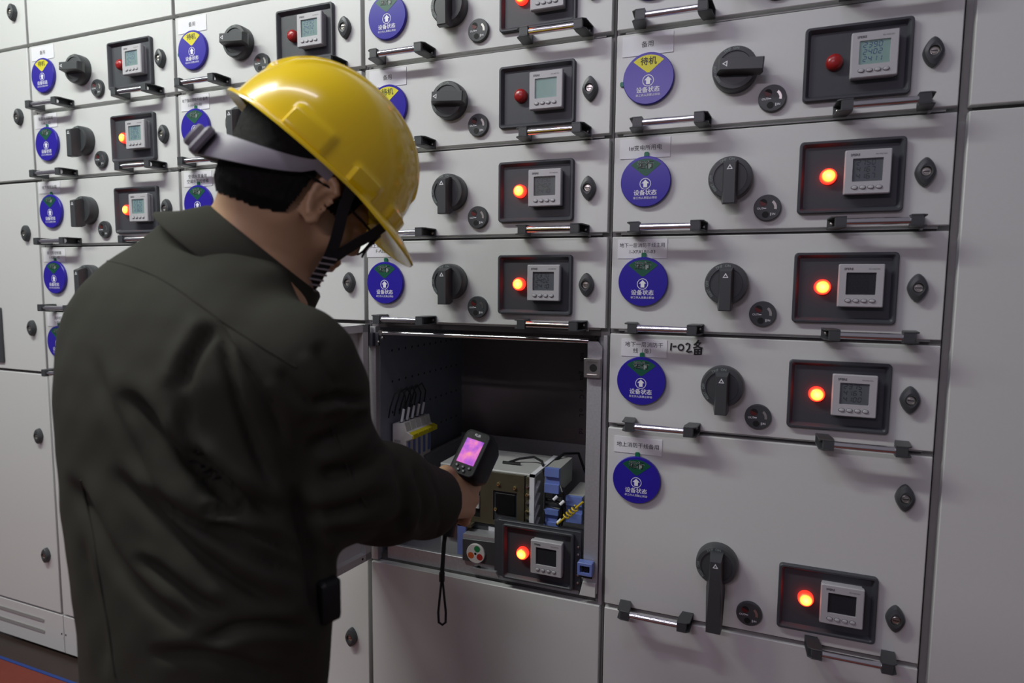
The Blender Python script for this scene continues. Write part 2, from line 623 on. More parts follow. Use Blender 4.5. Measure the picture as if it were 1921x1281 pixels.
def me_bracket():
    """right-hand bracket: two cheeks and an inner web, open on the outer side where the screw sits"""
    b = MB().use('dgrey')
    out = [(-0.0115, -0.0500), (0.006, -0.0500), (0.0135, -0.0440), (0.0165, -0.0010), (-0.006, -0.0010), (-0.0115, -0.030)]
    b.prism(out, 'z', 0.0075, 0.0102, 0.0006)
    b.prism(out, 'z', -0.0102, -0.0075, 0.0006)
    web = [(-0.0115, -0.0500), (0.006, -0.0500), (0.0075, -0.0455), (-0.0045, -0.0445), (-0.0052, -0.029), (-0.0005, -0.0045), (0.0160, -0.0040), (0.0165, -0.0010), (-0.006, -0.0010), (-0.0115, -0.030)]
    b.prism(web, 'z', -0.0076, 0.0076)
    b.use('steel')
    b.X = Matrix.Translation((0.0082, 0, 0))
    b.lathe([(0.0036, -0.0040), (0.0034, -0.0065), (0.0018, -0.0074), (0.0001, -0.0076)], n=14)
    b.X = None
    return b.mesh('bracket')


def me_bracket_mirror():
    me = cached('bracket', me_bracket).copy()
    me.name = 'bracket'
    for v in me.vertices:
        v.co.x = -v.co.x
    me.flip_normals()
    return me


def me_disc(kind):
    b = MB().use('blue')
    b.lathe([(0.0490, 0), (0.0500, -0.0012), (0.0500, -0.0068), (0.0488, -0.0084), (0.0001, -0.0086)], n=72)
    b.use('white')
    # ring and arrow
    cz = -0.0045
    n = 30
    vs, fs = [], []
    for i in range(n):
        t = 2 * PI * i / n
        for r in (0.0112, 0.0100):
            vs.append((r * math.cos(t), -0.0089, cz + r * math.sin(t)))
    for i in range(n):
        j = (i + 1) % n
        fs.append((2 * i, 2 * j, 2 * j + 1, 2 * i + 1))
    b.add(vs, fs)
    b.poly([(-0.0038, cz - 0.0070), (0.0038, cz - 0.0070), (0.0038, cz + 0.0008), (0.0074, cz + 0.0008), (0, cz + 0.0082), (-0.0074, cz + 0.0008), (-0.0038, cz + 0.0008)], -0.0089)
    b.text('设备状态', 0, -0.0226, -0.0089, 0.0116, 0.010)
    b.text('非工作人员禁止转动', 0, -0.0325, -0.0089, 0.0053, 0.004)
    return b.mesh('status_disc')


def me_window(kind):
    b = MB().use('yellow' if kind == 'standby' else 'green')
    a0, a1 = R(48), R(132)
    pts = [(0.0445 * math.cos(t), 0.0445 * math.sin(t)) for t in np.linspace(a0, a1, 18)]
    pts += [(-0.0025, 0.0110), (0.0025, 0.0110)]
    b.poly(pts, -0.0088)
    if kind == 'standby':
        b.use('ink')
        b.text('待机', 0, 0.0318, -0.0091, 0.0160, 0.012)
    else:
        b.use('paleprint')
        b.text('运行', 0, 0.0318, -0.0091, 0.0162, 0.040)
        b.use('ink')
        b.text('运行', 0, 0.0318, -0.0093, 0.0162, 0.008)
    return b.mesh('window_sector')


def me_tab(kind):
    b = MB().use('tab')
    if kind == 'standby':
        b.prism(rrect(-0.0570, -0.046, -0.0100, -0.0005, 0.003, 3), 'y', -0.0005, -0.0035, 0.0005)
    else:
        b.prism(rrect(-0.0048, 0.0048, 0.046, 0.0590, 0.003, 3), 'y', -0.0005, -0.0035, 0.0005)
    return b.mesh('turn_tab')


def me_card(text, w, h):
    b = MB().use('paper')
    b.box(-w / 2, w / 2, -0.0002, -0.0013, -h / 2, h / 2)
    b.use('ink')
    lines = text.split('\n')
    long = max(len(l) for l in lines)
    sz = {1: 0.0125, 2: 0.0125, 3: 0.0125}.get(long, 0.0112)
    if long > 9:
        sz = 0.0098
    for i, l in enumerate(lines):
        zc = (len(lines) - 1) * 0.0065 - i * 0.013
        q = sum(1.0 if ord(c) > 255 else 0.55 for c in l) * sz
        b.text(l, 0, zc, -0.0015, sz, 0.004, squeeze=min(1.0, (w - 0.008) / max(q, 1e-4)))
    return b.mesh('label_card', smooth=False)


def handle(parent, x, z):
    h = link('pull_handle', cached('tube', me_handle_tube), parent, (x, 0, z))
    link('bracket', cached('bracket', me_bracket), h, (0.060, 0, 0))
    link('bracket', cached('bracketm', me_bracket_mirror), h, (-0.060, 0, 0))
    h['label'] = 'chrome bar handle on dark brackets'
    return h


def lock(parent, x, z):
    l = link('lock', cached('lock', me_lock), parent, (x, 0, z))
    link('key_socket', cached('lockcore', me_lock_core), l, (0, 0, 0))['label'] = 'bright steel key socket'
    return l


def meter_group(root, x, z, on, kind, digits, y=0.0):
    link('meter_bezel', cached('bezel', me_bezel), root, (x + 0.4365, y, z - 0.1045))
    l = link('indicator_lamp', cached(('lamp', on), lambda: me_lamp(on)), root, (x + 0.401, y - 0.0010, z - 0.1030))
    l['label'] = 'glowing red lamp' if on else 'unlit red lamp'
    m = link('power_meter', cached('meter', me_meter), root, (x + 0.462, y - 0.0010, z - 0.1000))
    s = link('screen', cached(('scr', kind, tuple(digits)), lambda: me_screen(kind, digits)), m)
    s['label'] = {'lcd_lit': 'backlit greenish screen', 'lcd_dim': 'grey screen with faint digits', 'lcd_dark': 'dark screen'}[kind]
    for i in range(4):
        link('push_button', cached('btn', me_button), m, (-0.0195 + 0.0128 * i, -0.0205, -0.0270))


def drawer(c0, row, label, disc, card, on, kind, digits, rows=1, cardbox=(0.067, -0.029, 0.100, 0.039), dx=0.071, dz=-0.096, tilt=0.0, knob=True):
    """one withdrawable unit; local origin at its bottom centre"""
    h = ROW * rows
    root = thing('withdrawable_drawer', label, 'drawer', (c0 + 0.3, 0, Z0 - ROW * row - h), 'withdrawable drawers of the switchgear')
    ox, oz = -0.3, h
    link('front_panel', cached(('panel', rows), lambda: me_panel(rows)), root, (ox, 0, oz))
    low = ROW * (rows - 1)
    if card:
        k = link('label_card', me_card(card, cardbox[2], cardbox[3]), root, (ox + cardbox[0], 0, oz + cardbox[1]))
        k.rotation_euler.y = tilt
        k['label'] = 'white paper label'
    d = link('status_disc', cached('disc', lambda: me_disc(disc)), root, (ox + dx, -0.0002, oz + dz))
    d['label'] = 'blue round status sign'
    ws = link('window_sector', cached(('win', disc), lambda: me_window(disc)), d)
    ws['label'] = 'yellow standby window' if disc == 'standby' else 'green running window'
    link('turn_tab', cached(('tab', disc), lambda: me_tab(disc)), d)['label'] = 'small green tab'
    kx, kz = (0.233, -0.099 - low) if rows == 1 else (0.236, -0.260)
    kn = link('rotary_handle', cached('knob', lambda: me_knob(False)), root, (ox + kx, 0, oz + kz))
    g = link('grip', cached(('grip', rows), lambda: me_grip(rows > 1)), kn)
    if disc == 'standby':
        g.rotation_euler.y = R(-86)
    link('position_indicator', cached(('ind', on), lambda: me_indicator(on)), root, (ox + 0.3005, 0, oz - 0.1555 - low))
    meter_group(root, ox, oz - low, on, kind, digits)
    lock(root, ox + 0.5525, oz - 0.103 - low + (-0.01 if rows > 1 else 0))
    if rows > 1:
        lock(root, ox + 0.555, oz - 0.083)
    handle(root, ox + 0.117, oz - 0.1885 - low)
    handle(root, ox + 0.4795, oz - 0.1885 - low)
    return root


XB, XC, XD, XE = -1.8, -1.2, -0.6, 0.0
NUM = ['2390', '2402', '2411']
# leftmost drawer column
drawer(XB, 0, 'grey drawer with yellow standby disc, topmost in the leftmost drawer column', 'standby', '备用', False, 'lcd_lit', NUM)
drawer(XB, 1, 'grey drawer with lit red lamp, second from the top in the leftmost drawer column', 'running', '强弱电间照明\n1-AL1-02', True, 'lcd_lit', ['2360', '2375', '2381'], cardbox=(0.064, -0.027, 0.100, 0.040))
drawer(XB, 2, 'grey drawer with lit red lamp, third from the top in the leftmost drawer column', 'running', '地下照明总箱', True, 'lcd_lit', ['2310', '2352', '2365'], cardbox=(0.062, -0.024, 0.098, 0.034))
drawer(XB, 3, 'grey drawer half hidden by the worker\'s left shoulder, fourth in the leftmost drawer column', 'running', '排污泵控制箱\n1-XBE1-02', True, 'lcd_dim', ['2375', '2380', '2382'])
drawer(XB, 4, 'grey drawer almost hidden behind the worker\'s back, fifth and lowest in the leftmost drawer column', 'running', '送风机\n1-SFA1', True, 'lcd_dim', ['2375', '2380', '2382'])
# second column
drawer(XC, 0, 'grey drawer with yellow standby disc above and left of the yellow helmet', 'standby', '备用', False, 'lcd_lit', NUM)
drawer(XC, 1, 'grey drawer behind the rear brim of the yellow helmet, green running disc at its left', 'running', '地下强弱照明干线2备用\n1-AABE1-02', True, 'lcd_dim', ['2310', '4152', '4135'])
drawer(XC, 2, 'grey drawer behind the worker\'s neck, its disc cut off by his collar', 'running', '空调水泵备用\n空调水泵检修箱', True, 'lcd_dim', ['2310', '4152', '4135'])
# third column
drawer(XD, 0, 'grey drawer with green running disc, cut by the picture\'s top edge above the helmet', 'running', '弱电机房主用', True, 'lcd_dim', ['2310', '4152', '4135'])
drawer(XD, 1, 'grey drawer with unlit lamp and yellow standby disc partly behind the helmet\'s crown', 'standby', '备用', False, 'lcd_lit', ['    ', '    ', '    '])
drawer(XD, 2, 'grey drawer with lit red lamp, second above the open compartment, beside the helmet\'s visor', 'running', '电梯主用', True, 'lcd_dim', ['2390', '2402', '2410'])
drawer(XD, 3, 'grey drawer with lit red lamp directly above the open compartment', 'running', '地上消防干线主用\nF-AEB1-02', True, 'lcd_dim', ['2370', '2402', '2410'], cardbox=(0.054, -0.022, 0.100, 0.040), dx=0.058, dz=-0.103)
# rightmost column
drawer(XE, 0, 'grey drawer cut off by the picture\'s top edge, topmost in the rightmost drawer column', 'running', '备用干线', True, 'lcd_dim', ['2390', '2402', '2411'])
drawer(XE, 1, 'grey drawer with yellow standby disc and numbers on its screen, in the rightmost drawer column', 'standby', '备用', False, 'lcd_lit', NUM)
drawer(XE, 2, 'grey drawer labelled 1#变电所用电 in the rightmost drawer column', 'running', '1#变电所用电', True, 'lcd_dim', ['2750', '4167', '4167'])
drawer(XE, 3, 'grey drawer labelled 1-XFALB1-03 in the rightmost drawer column', 'running', '地下一层消防干线主用\n1-XFALB1-03', True, 'lcd_dark', ['0000', '0000', '0000'])
dnote = drawer(XE, 4, 'grey drawer with handwritten 1-02 beside its paper label in the rightmost drawer column', 'running', '地下一层消防干\n线（备）', True, 'lcd_dim', ['2375', '4167', '4100'], cardbox=(0.076, -0.032, 0.093, 0.036), dx=0.073, dz=-0.100)
drawer(XE, 5, 'tall grey drawer with a long rotary lever, below the others in the rightmost drawer column', 'running', '地上消防干线备用', True, 'lcd_dark', ['    ', '    ', '    '], rows=2, cardbox=(0.069, -0.038, 0.100, 0.034), dx=0.069, dz=-0.110)
# handwriting on the panel: 1-02备
b = MB().use('ink')
def stroke(pts, r=0.0016):
    b.tube([(p[0], -0.0004, p[1]) for p in pts], r, 6, 1.0)
def circ(cx, cz, rx, rz, n=14):
    return [(cx + rx * math.cos(2 * PI * i / n), cz + rz * math.sin(2 * PI * i / n)) for i in range(n + 1)]
stroke([(-0.032, 0.007), (-0.033, -0.008)])
stroke([(-0.029, 0.000), (-0.022, 0.001)])
stroke(circ(-0.013, -0.001, 0.0052, 0.0058))
stroke([(-0.004, 0.005), (0.000, 0.008), (0.004, 0.006), (0.003, -0.002), (-0.002, -0.009), (0.002, -0.010), (0.009, -0.008)])
stroke([(0.021, 0.015), (0.016, 0.008), (0.012, 0.005)])
stroke([(0.017, 0.009), (0.025, 0.010), (0.019, 0.002), (0.011, -0.001)])
stroke([(0.016, 0.006), (0.022, 0.001), (0.029, -0.001)])
for zz in (-0.003, -0.008, -0.013):
    stroke([(0.014, zz - 0.001), (0.027, zz)])
stroke([(0.014, -0.003), (0.014, -0.015)])
stroke([(0.027, -0.002), (0.0265, -0.014)])
stroke([(0.0205, -0.003), (0.0203, -0.014)])
b.build('marker_note', dnote, (-0.3 + 0.163, 0, ROW - 0.026))['label'] = 'black handwritten note'

# ------------------------------------------------------------------ cabinets


def door_mesh(w, h):
    b = MB().use('paint')
    b.prism(rrect(0, w, 0, h, 0.0015, 2), 'y', 0.020, 0.0, 0.0014)
    return b


def cabinet(name, label, x0, x1, rails, open_rows=None):
    root = thing(name, label, 'cabinet', ((x0 + x1) / 2, 0.4, 0), None)
    cx = (x0 + x1) / 2
    def L(x, y, z):
        return (x - cx, y - 0.4, z)
    T = Matrix.Translation((-cx, -0.4, 0))
    b = MB().use('frame')
    b.X = T
    b.box(x0 + 0.001, x0 + 0.020, 0.022, 0.07, 0.14, 2.26)
    b.box(x1 - 0.020, x1 - 0.001, 0.022, 0.07, 0.14, 2.26)
    b.use('gap')
    for k in rails:
        z = Z0 - ROW * k
        b.box(x0 + 0.020, x1 - 0.020, 0.0205, 0.06, z - 0.012, z + 0.012)
    b.build('frame', root, smooth=False)
    b = MB().use('interior')
    b.X = T
    zt, zb = Z0 + 0.315, 0.02
    if open_rows is None:
        b.box(x0 + 0.003, x1 - 0.003, 0.072, 0.85, zb, zt)
    else:
        za, zc = Z0 - ROW * open_rows[0] + 0.004, Z0 - ROW * open_rows[1] - 0.004
        b.box(x0 + 0.003, x1 - 0.003, 0.072, 0.85, za, zt)
        b.box(x0 + 0.003, x1 - 0.003, 0.072, 0.85, zb, zc)
        b.box(x0 + 0.003, x1 - 0.003, 0.484, 0.85, zc, za)
    b.build('carcass', root, smooth=False)
    b = MB().use('paint')
    b.X = T
    b.box(x0 + 0.002, x1 - 0.002, 0.002, 0.02, 0.012, 0.141, 0.001)
    b.use('hole')
    b.box(x1 - 0.012, x1 - 0.008, 0.0010, 0.002, 0.074, 0.079)
    b.box(x0 + 0.008, x0 + 0.012, 0.0010, 0.002, 0.074, 0.079)
    b.build('plinth', root, smooth=False)
    return root, T


def cab_door(root, T, x0, x1, z0, z1, locks=(), name='door'):
    h, wd = z1 - z0 - 0.009, x1 - x0 - 0.011
    d = door_mesh(wd, h).build(name, root, tuple(T @ Vector((x0 + 0.0055, 0, z0 + 0.0045))))
    for (lx, lz) in locks:
        lock(d, lx - x0 - 0.0055, lz - z0 - 0.0045)
    return d


# cable compartment at the far left
ca, T = cabinet('switchgear_cabinet', 'grey cable cabinet with four doors and a louvred plinth at the far left', -2.2, -1.8, (0, 2, 5, 9))
zl = [Z0 + 0.315, Z0, Z0 - 0.4, Z0 - 1.0, Z0 - 1.8]
lk = [[0.102], [-0.206], [-0.560, -0.857], [-1.206, -1.604]]
for i in range(4):
    d = cab_door(ca, T, -2.2, -1.8, zl[i + 1], zl[i], [(-1.854, Z0 + q) for q in lk[i]])
    if i == 2:
        b = MB().use('dgrey')
        b.prism(rrect(0.03, 0.188, 0.02, 0.20, 0.004, 3), 'y', 0.0, -0.006, 0.001)
        b.build('inspection_pane', d)['label'] = 'dark pane'
b = MB().use('hole')
for zz in (0.066, 0.105):
    b.box(-2.17, -1.895, 0.0008, 0.0019, zz - 0.0055, zz + 0.0055)
b.X = None
lo = MB().use('frame')
for zz in (0.066, 0.105):
    lo.prism(rrect(-2.17, -1.895, zz - 0.006, zz + 0.006, 0.0055, 4), 'y', 0.0019, -0.0006, 0.0006)
lo.build('louvre', ca, tuple(T @ Vector((0, 0, 0))))
# first drawer column
cb, T = cabinet('switchgear_cabinet', 'grey cabinet holding the leftmost drawer column, silver nameplate on its upper door', -1.8, -1.2, (0, 1, 2, 3, 4, 5, 7, 9))
d = cab_door(cb, T, -1.8, -1.2, Z0, Z0 + 0.315)
b = MB().use('steel')
b.box(-0.045, 0.045, -0.0002, -0.0015, -0.020, 0.020)
b.use('hole')
for sx in (-0.041, 0.041):
    b.disc(sx, -0.016, 0.0022, -0.0017, 10)
b.build('nameplate', d, (0.320, 0, 0.130), smooth=False)['label'] = 'silver nameplate'
cab_door(cb, T, -1.8, -1.2, Z0 - 1.8, Z0 - 1.0, [(-1.25, Z0 - 1.4)])
# second drawer column
cc, T = cabinet('switchgear_cabinet', 'grey cabinet behind the worker, its lower door shows right of his hip', -1.2, -0.6, (0, 1, 2, 3, 4, 5, 6, 7, 9))
cab_door(cc, T, -1.2, -0.6, Z0, Z0 + 0.315)
cab_door(cc, T, -1.2, -0.6, Z0 - 0.8, Z0 - 0.6, [(-0.646, Z0 - 0.703)])
cab_door(cc, T, -1.2, -0.6, Z0 - 1.4, Z0 - 0.8, [(-0.65, Z0 - 1.1)])
cab_door(cc, T, -1.2, -0.6, Z0 - 1.8, Z0 - 1.4, [(-0.656, Z0 - 1.618)])
# third drawer column with the open compartment
cdn, T = cabinet('switchgear_cabinet', 'grey cabinet with an open compartment the worker is measuring', -0.6, 0.0, (0, 1, 2, 3, 4, 7, 9), open_rows=(4, 7))
cab_door(cdn, T, -0.6, 0.0, Z0, Z0 + 0.315)
cab_door(cdn, T, -0.6, 0.0, Z0 - 1.8, Z0 - 1.4)
# last drawer column
ce, T2 = cabinet('switchgear_cabinet', 'grey cabinet holding the rightmost drawer column', 0.0, 0.6, (0, 1, 2, 3, 4, 5, 7, 9))
cab_door(ce, T2, 0.0, 0.6, Z0, Z0 + 0.315)
cab_door(ce, T2, 0.0, 0.6, Z0 - 1.8, Z0 - 1.4)
cf, T3 = cabinet('switchgear_cabinet', 'plain grey cable cabinet at the right edge of the picture', 0.6, 1.0, (2, 9))
cab_door(cf, T3, 0.606, 1.0, Z0 - 0.4, Z0 + 0.315)
cab_door(cf, T3, 0.606, 1.0, Z0 - 1.8, Z0 - 0.4)

# ---- the open compartment (rows 4 to 7 of the third column), parts of that cabinet
zt, zb = Z0 - 0.8, Z0 - 1.4
b = MB().use('interior')
b.X = T
b.box(-0.5795, -0.5765, 0.022, 0.483, zb, zt)
b.use('hole')
for i in range(7):
    for j in range(12):
        y, z = 0.075 + j * 0.033, zt - 0.075 - i * 0.080
        b.X = T @ Matrix.Translation((-0.5764, y, z)) @ Matrix.Rotation(R(90), 4, 'Z')
        b.disc(0, 0, 0.0034, -0.0003, 10)
b.X = T
b.build('perforated_side_sheet', cdn, smooth=False)
b = MB().use('interior_dark')
b.X = T
b.box(-0.5765, -0.022, 0.4775, 0.483, zb, zt)
b.use('ink')
s = '开关柜专用板（柜）技术有限'
for i, ch in enumerate(s):
    b.text(ch, -0.135, zt - 0.045 - i * 0.034, 0.4771, 0.033, 0.0)
for i in range(6):
    b.text('Switchgear Co Ltd'[i * 3:i * 3 + 3], -0.185, zt - 0.06 - i * 0.055, 0.4771, 0.020, 0.0, R(-90))
b.build('back_sheet', cdn, smooth=False)
b = MB().use('interior')
b.X = T
b.box(-0.025, -0.021, 0.03, 0.4775, zb, zt)
b.build('side_sheet', cdn, smooth=False)
b = MB().use('interior')
b.X = T
b.box(-0.5765, -0.025, 0.03, 0.4775, zb - 0.003, zb)
b.box(-0.5765, -0.025, 0.06, 0.4775, zt - 0.002, zt + 0.003)
b.build('shelf_sheet', cdn, smooth=False)
# front edges of the opening
b = MB().use('frame_light')
b.X = T
b.box(-0.5975, -0.578, 0.004, 0.030, zb - 0.001, zt - 0.010, 0.0008)
b.build('jamb', cdn)
b = MB().use('frame_light')
b.X = T
b.box(-0.0105, -0.0025, 0.006, 0.030, zb - 0.004, zt - 0.010, 0.0008)
b.build('jamb', cdn)
b = MB().use('chrome')
b.X = T
b.tube([(-0.556, 0.004, zt - 0.0245), (-0.042, 0.004, zt - 0.0225)], 0.0052, 16)
b.build('stay_rod', cdn)['label'] = 'chrome rod'
b = MB().use('galv')
b.X = T
pl = [(-0.0435, zb + 0.022), (-0.0115, zb + 0.022), (-0.0115, zt - 0.034), (-0.0205, zt - 0.023), (-0.0435, zt - 0.023)]
b.prism(pl, 'y', 0.000, 0.003, 0.0005)
b.box(-0.0435, -0.0420, 0.003, 0.050, zb + 0.03, zt - 0.06)
b.build('mounting_plate', cdn)['label'] = 'galvanised upright plate'
b = MB().use('steel')
b.X = T @ Matrix.Translation((-0.030, 0, zt - 0.0785))
def ring(sx, sz, y, r):
    return [(p[0], y, p[1]) for p in rrect(-sx, sx, -sz, sz, r, 3)]
b.loft([ring(0.0175, 0.0205, -0.001, 0.002), ring(0.0175, 0.0205, -0.012, 0.002), ring(0.0165, 0.0195, -0.013, 0.002), ring(0.012, 0.014, -0.013, 0.002), ring(0.0115, 0.0135, -0.008, 0.002)])
b.use('hole')
b.disc(0.002, 0, 0.0082, -0.0083, 24)
b.build('catch', cdn)['label'] = 'shiny steel catch'
b = MB().use('ctblue')
b.X = T @ Matrix.Translation((-0.035, 0, zb + 0.082))
b.loft([ring(0.0165, 0.0145, -0.002, 0.002), ring(0.0165, 0.0145, -0.020, 0.002), ring(0.0155, 0.0135, -0.021, 0.002), ring(0.011, 0.008, -0.021, 0.001), ring(0.0105, 0.0075, -0.012, 0.001)])
b.use('hole')
b.box(-0.012, 0.012, -0.0008, 0.000, -0.028, -0.0150)
b.use('black')
for q in (-0.006, 0.0, 0.006):
    b.box(q - 0.002, q + 0.002, -0.018, -0.0121, -0.006, 0.006)
b.build('catch', cdn)['label'] = 'slate blue plastic catch'
b = MB().use('paint')
b.X = T
b.prism([(-0.050, zb + 0.015), (-0.014, zb + 0.015), (-0.014, zb + 0.047), (-0.043, zb + 0.047)], 'y', -0.006, 0.0, 0.001)
b.build('corner_block', cdn)
# hinge
b = MB().use('dgrey2')
b.X = T @ Matrix.Translation((-0.588, 0, zt - 0.040))
b.prism(rrect(-0.0115, 0.0125, -0.016, 0.016, 0.001, 2), 'y', 0.003, -0.013, 0.0008)
b.tube([(-0.004, -0.008, 0.016), (-0.004, -0.008, 0.036)], 0.006, 14)
b.prism(rrect(0.0125, 0.022, -0.016, 0.016, 0.001, 2), 'y', 0.006, -0.002, 0.0006)
b.use('steel')
b.X = T @ Matrix.Translation((-0.566, 0, zt - 0.040))
b.lathe([(0.003, 0.0), (0.003, -0.005), (0.0001, -0.006)], 0.001, -0.006, 12)
b.lathe([(0.0035, 0.006), (0.0035, -0.003), (0.0001, -0.004)], 0.011, 0.004, 12)
b.lathe([(0.0065, 0.012), (0.0065, 0.000), (0.0001, 0.000)], 0.004, 0.016, 16)
b.build('hinge', cdn)
# the swung-open door: hinge on the left jamb, opened a little past a right angle
wdt, hgt = 0.545, 0.586
b = MB().use('paint')
b.prism(rrect(0, wdt, 0, hgt, 0.0015, 2), 'y', 0.0, 0.003, 0.0006)
b.box(0.0, 0.018, 0.003, 0.020, 0.0, hgt)
b.box(wdt - 0.018, wdt, 0.003, 0.020, 0.0, hgt)
b.box(0.0, wdt, 0.003, 0.020, 0.0, 0.018)
b.box(0.0, wdt, 0.003, 0.020, hgt - 0.018, hgt)
b.use('hole')
b.disc(0.030, 0.010, 0.003, 0.0204, 10)
od = b.build('door', cdn, tuple(T @ Vector((-0.6045, -0.014, zb + 0.010))))
od.rotation_euler.z = R(-98)
od['label'] = 'compartment door swung open'
lock(od, wdt - 0.05, hgt * 0.5)

# terminal block on the side sheet
tb = MB().use('ivory')
tb.X = T @ Matrix.Translation((-0.5765, 0.130, Z0 - 1.113)) @ Matrix.Diagonal((1.0, 0.86, 1.25, 1.0))
prof = [(0.006, -0.046), (0.046, -0.040), (0.046, 0.006), (0.064, 0.012), (0.066, 0.020), (0.048, 0.026), (0.042, 0.044), (0.006, 0.040)]
for i in range(5):
    y0 = -0.076 + i * 0.030
    tb.prism(prof, 'y', y0, y0 + 0.0285, 0.0012)
tb.use('hole')
for i in range(5):
    yy = -0.062 + i * 0.030
    tb.box(0.022, 0.030, yy - 0.004, yy + 0.004, 0.0415, 0.0440)
tb.use('ctgrey')
for k in range(4):
    tb.box(0.012, 0.030, -0.0775, -0.0762, -0.026 + k * 0.010, -0.022 + k * 0.010)
tbo = tb.build('terminal_block', cdn)
tbo['label'] = 'white five-pole terminal block'
b = MB().use('tyellow')
b.X = T @ Matrix.Translation((-0.5765, 0.130, Z0 - 1.113)) @ Matrix.Diagonal((1.0, 0.86, 1.25, 1.0))
for i in range(5):
    y0 = -0.075 + i * 0.030
    b.prism([(0.0655, 0.0125), (0.0675, 0.0125), (0.0675, 0.0215), (0.0560, 0.0250), (0.0555, 0.0235)], 'y', y0, y0 + 0.026)
b.build('marker_strip', tbo)['label'] = 'yellow marker strip'
b = MB().use('ctblue')
b.X = T @ Matrix.Translation((-0.5765, 0.130, Z0 - 1.113)) @ Matrix.Diagonal((1.0, 0.86, 1.25, 1.0))
for i in range(5):
    y0 = -0.066 + i * 0.030
    b.box(0.0462, 0.0485, y0, y0 + 0.010, -0.032, 0.004)
b.build('test_plug', tbo)['label'] = 'pale blue clips'
TBX = T @ Matrix.Translation((-0.5765, 0.130, Z0 - 1.113)) @ Matrix.Diagonal((1.0, 0.86, 1.25, 1.0))
for i in range(5):
    yy = -0.062 + i * 0.030
    for key, nm, pts, rad in (('white', 'wire_ferrule', [(0.026, yy, 0.043), (0.030, yy + 0.006, 0.070)], 0.0036),
                              ('wire', 'wire', [(0.030, yy + 0.006, 0.068), (0.034, yy + 0.010, 0.095), (0.028, yy - 0.002, 0.112), (0.018, yy - 0.022, 0.104), (0.010, yy - 0.032, 0.075), (0.006, yy - 0.034, 0.055)], 0.0020),
                              ('white', 'wire_ferrule', [(0.026, yy, -0.043), (0.030, yy + 0.004, -0.066)], 0.0036),
                              ('wire', 'wire', [(0.030, yy + 0.004, -0.064), (0.034, yy + 0.010, -0.085), (0.026, yy + 0.020, -0.115), (0.012, 0.020, -0.160), (0.010, 0.03, -0.235)], 0.0022)):
        b = MB().use(key)
        b.X = TBX
        b.tube(pts, rad, 8)
        b.build(nm, tbo)
b = MB().use('brass2')
b.X = T @ Matrix.Translation((-0.5765, 0.012, Z0 - 1.118))
b.tube([(0.0, 0, 0), (0.018, 0, 0)], 0.0075, 12)
b.tube([(0.018, 0, 0), (0.023, 0, 0)], 0.0045, 8)
b.build('earth_stud', cdn)['label'] = 'brass stud'

# ---- the withdrawable unit standing inside the open compartment
bd = thing('breaker_drawer', 'breaker drawer with a meter panel and open top, sitting in the open compartment', 'drawer', (-0.3, 0.2, zb + 0.0005))
TD = Matrix.Translation((0.3, -0.2, -(zb + 0.0005)))
b = MB().use('galv')
b.X = TD
b.box(-0.560, -0.058, 0.030, 0.440, zb + 0.001, zb + 0.004)
b.box(-0.560, -0.557, 0.030, 0.440, zb + 0.004, zb + 0.215)
b.box(-0.061, -0.058, 0.080, 0.440, zb + 0.004, zb + 0.235)
b.box(-0.557, -0.061, 0.437, 0.440, zb + 0.004, zb + 0.235)
b.tube([(-0.0595, 0.080, zb + 0.238), (-0.0595, 0.440, zb + 0.238)], 0.005, 8)
b.tube([(-0.5585, 0.030, zb + 0.218), (-0.5585, 0.440, zb + 0.218)], 0.006, 8)
b.box(-0.560, -0.058, 0.020, 0.030, zb + 0.001, zb + 0.038, 0.001)
b.use('hole')
b.disc(-0.305, zb + 0.020, 0.006, 0.0198, 16)
b.build('tray', bd)
b = MB().use('lightbox')
b.X = TD
b.box(-0.430, -0.190, 0.060, 0.230, zb + 0.010, zb + 0.252, 0.002)
b.use('white')
b.box(-0.190, -0.178, 0.050, 0.056, zb + 0.03, zb + 0.254)
b.prism([(0.050, zb + 0.254), (0.230, zb + 0.254), (0.230, zb + 0.248), (0.050, zb + 0.248)], 'x', -0.190, -0.178)
for i in range(5):
    b.prism([(0.056, zb + 0.205 - i * 0.030), (0.095, zb + 0.228 - i * 0.030), (0.095, zb + 0.222 - i * 0.030), (0.056, zb + 0.199 - i * 0.030)], 'x', -0.186, -0.178)
b.build('circuit_breaker', bd)['label'] = 'pale grey breaker case'
b = MB().use('brass')
b.X = TD
# front plate with two window openings, and its folded right cheek
for (x0, x1, z0, z1) in ((-0.420, -0.205, 0.205, 0.246), (-0.420, -0.205, 0.120, 0.132), (-0.420, -0.372, 0.132, 0.205), (-0.316, -0.282, 0.132, 0.205), (-0.221, -0.205, 0.132, 0.205)):
    b.box(x0, x1, 0.050, 0.053, zb + z0, zb + z1)
b.box(-0.205, -0.203, 0.050, 0.060, zb + 0.120, zb + 0.246)
b.prism([(-0.420, 0.050), (-0.205, 0.050), (-0.200, 0.060), (-0.420, 0.060)], 'z', zb + 0.246, zb + 0.248)
b.box(-0.200, -0.190, 0.052, 0.058, zb + 0.05, zb + 0.246)
b.box(-0.420, -0.330, 0.030, 0.052, zb + 0.112, zb + 0.119)
b.build('front_plate', bd, smooth=False)['label'] = 'olive passivated steel plate'
for (x, z) in ((-0.308, 0.226), (-0.268, 0.222), (-0.226, 0.218), (-0.195, 0.205), (-0.195, 0.165), (-0.275, 0.160), (-0.345, 0.105), (-0.352, 0.098)):
    b = MB().use('brass2')
    b.lathe([(0.0042, 0.0), (0.0042, -0.0040), (0.0025, -0.0050), (0.0001, -0.0050)], 0, 0, 12)
    b.build('screw', bd, tuple(TD @ Vector((x, 0.0505, zb + z))))
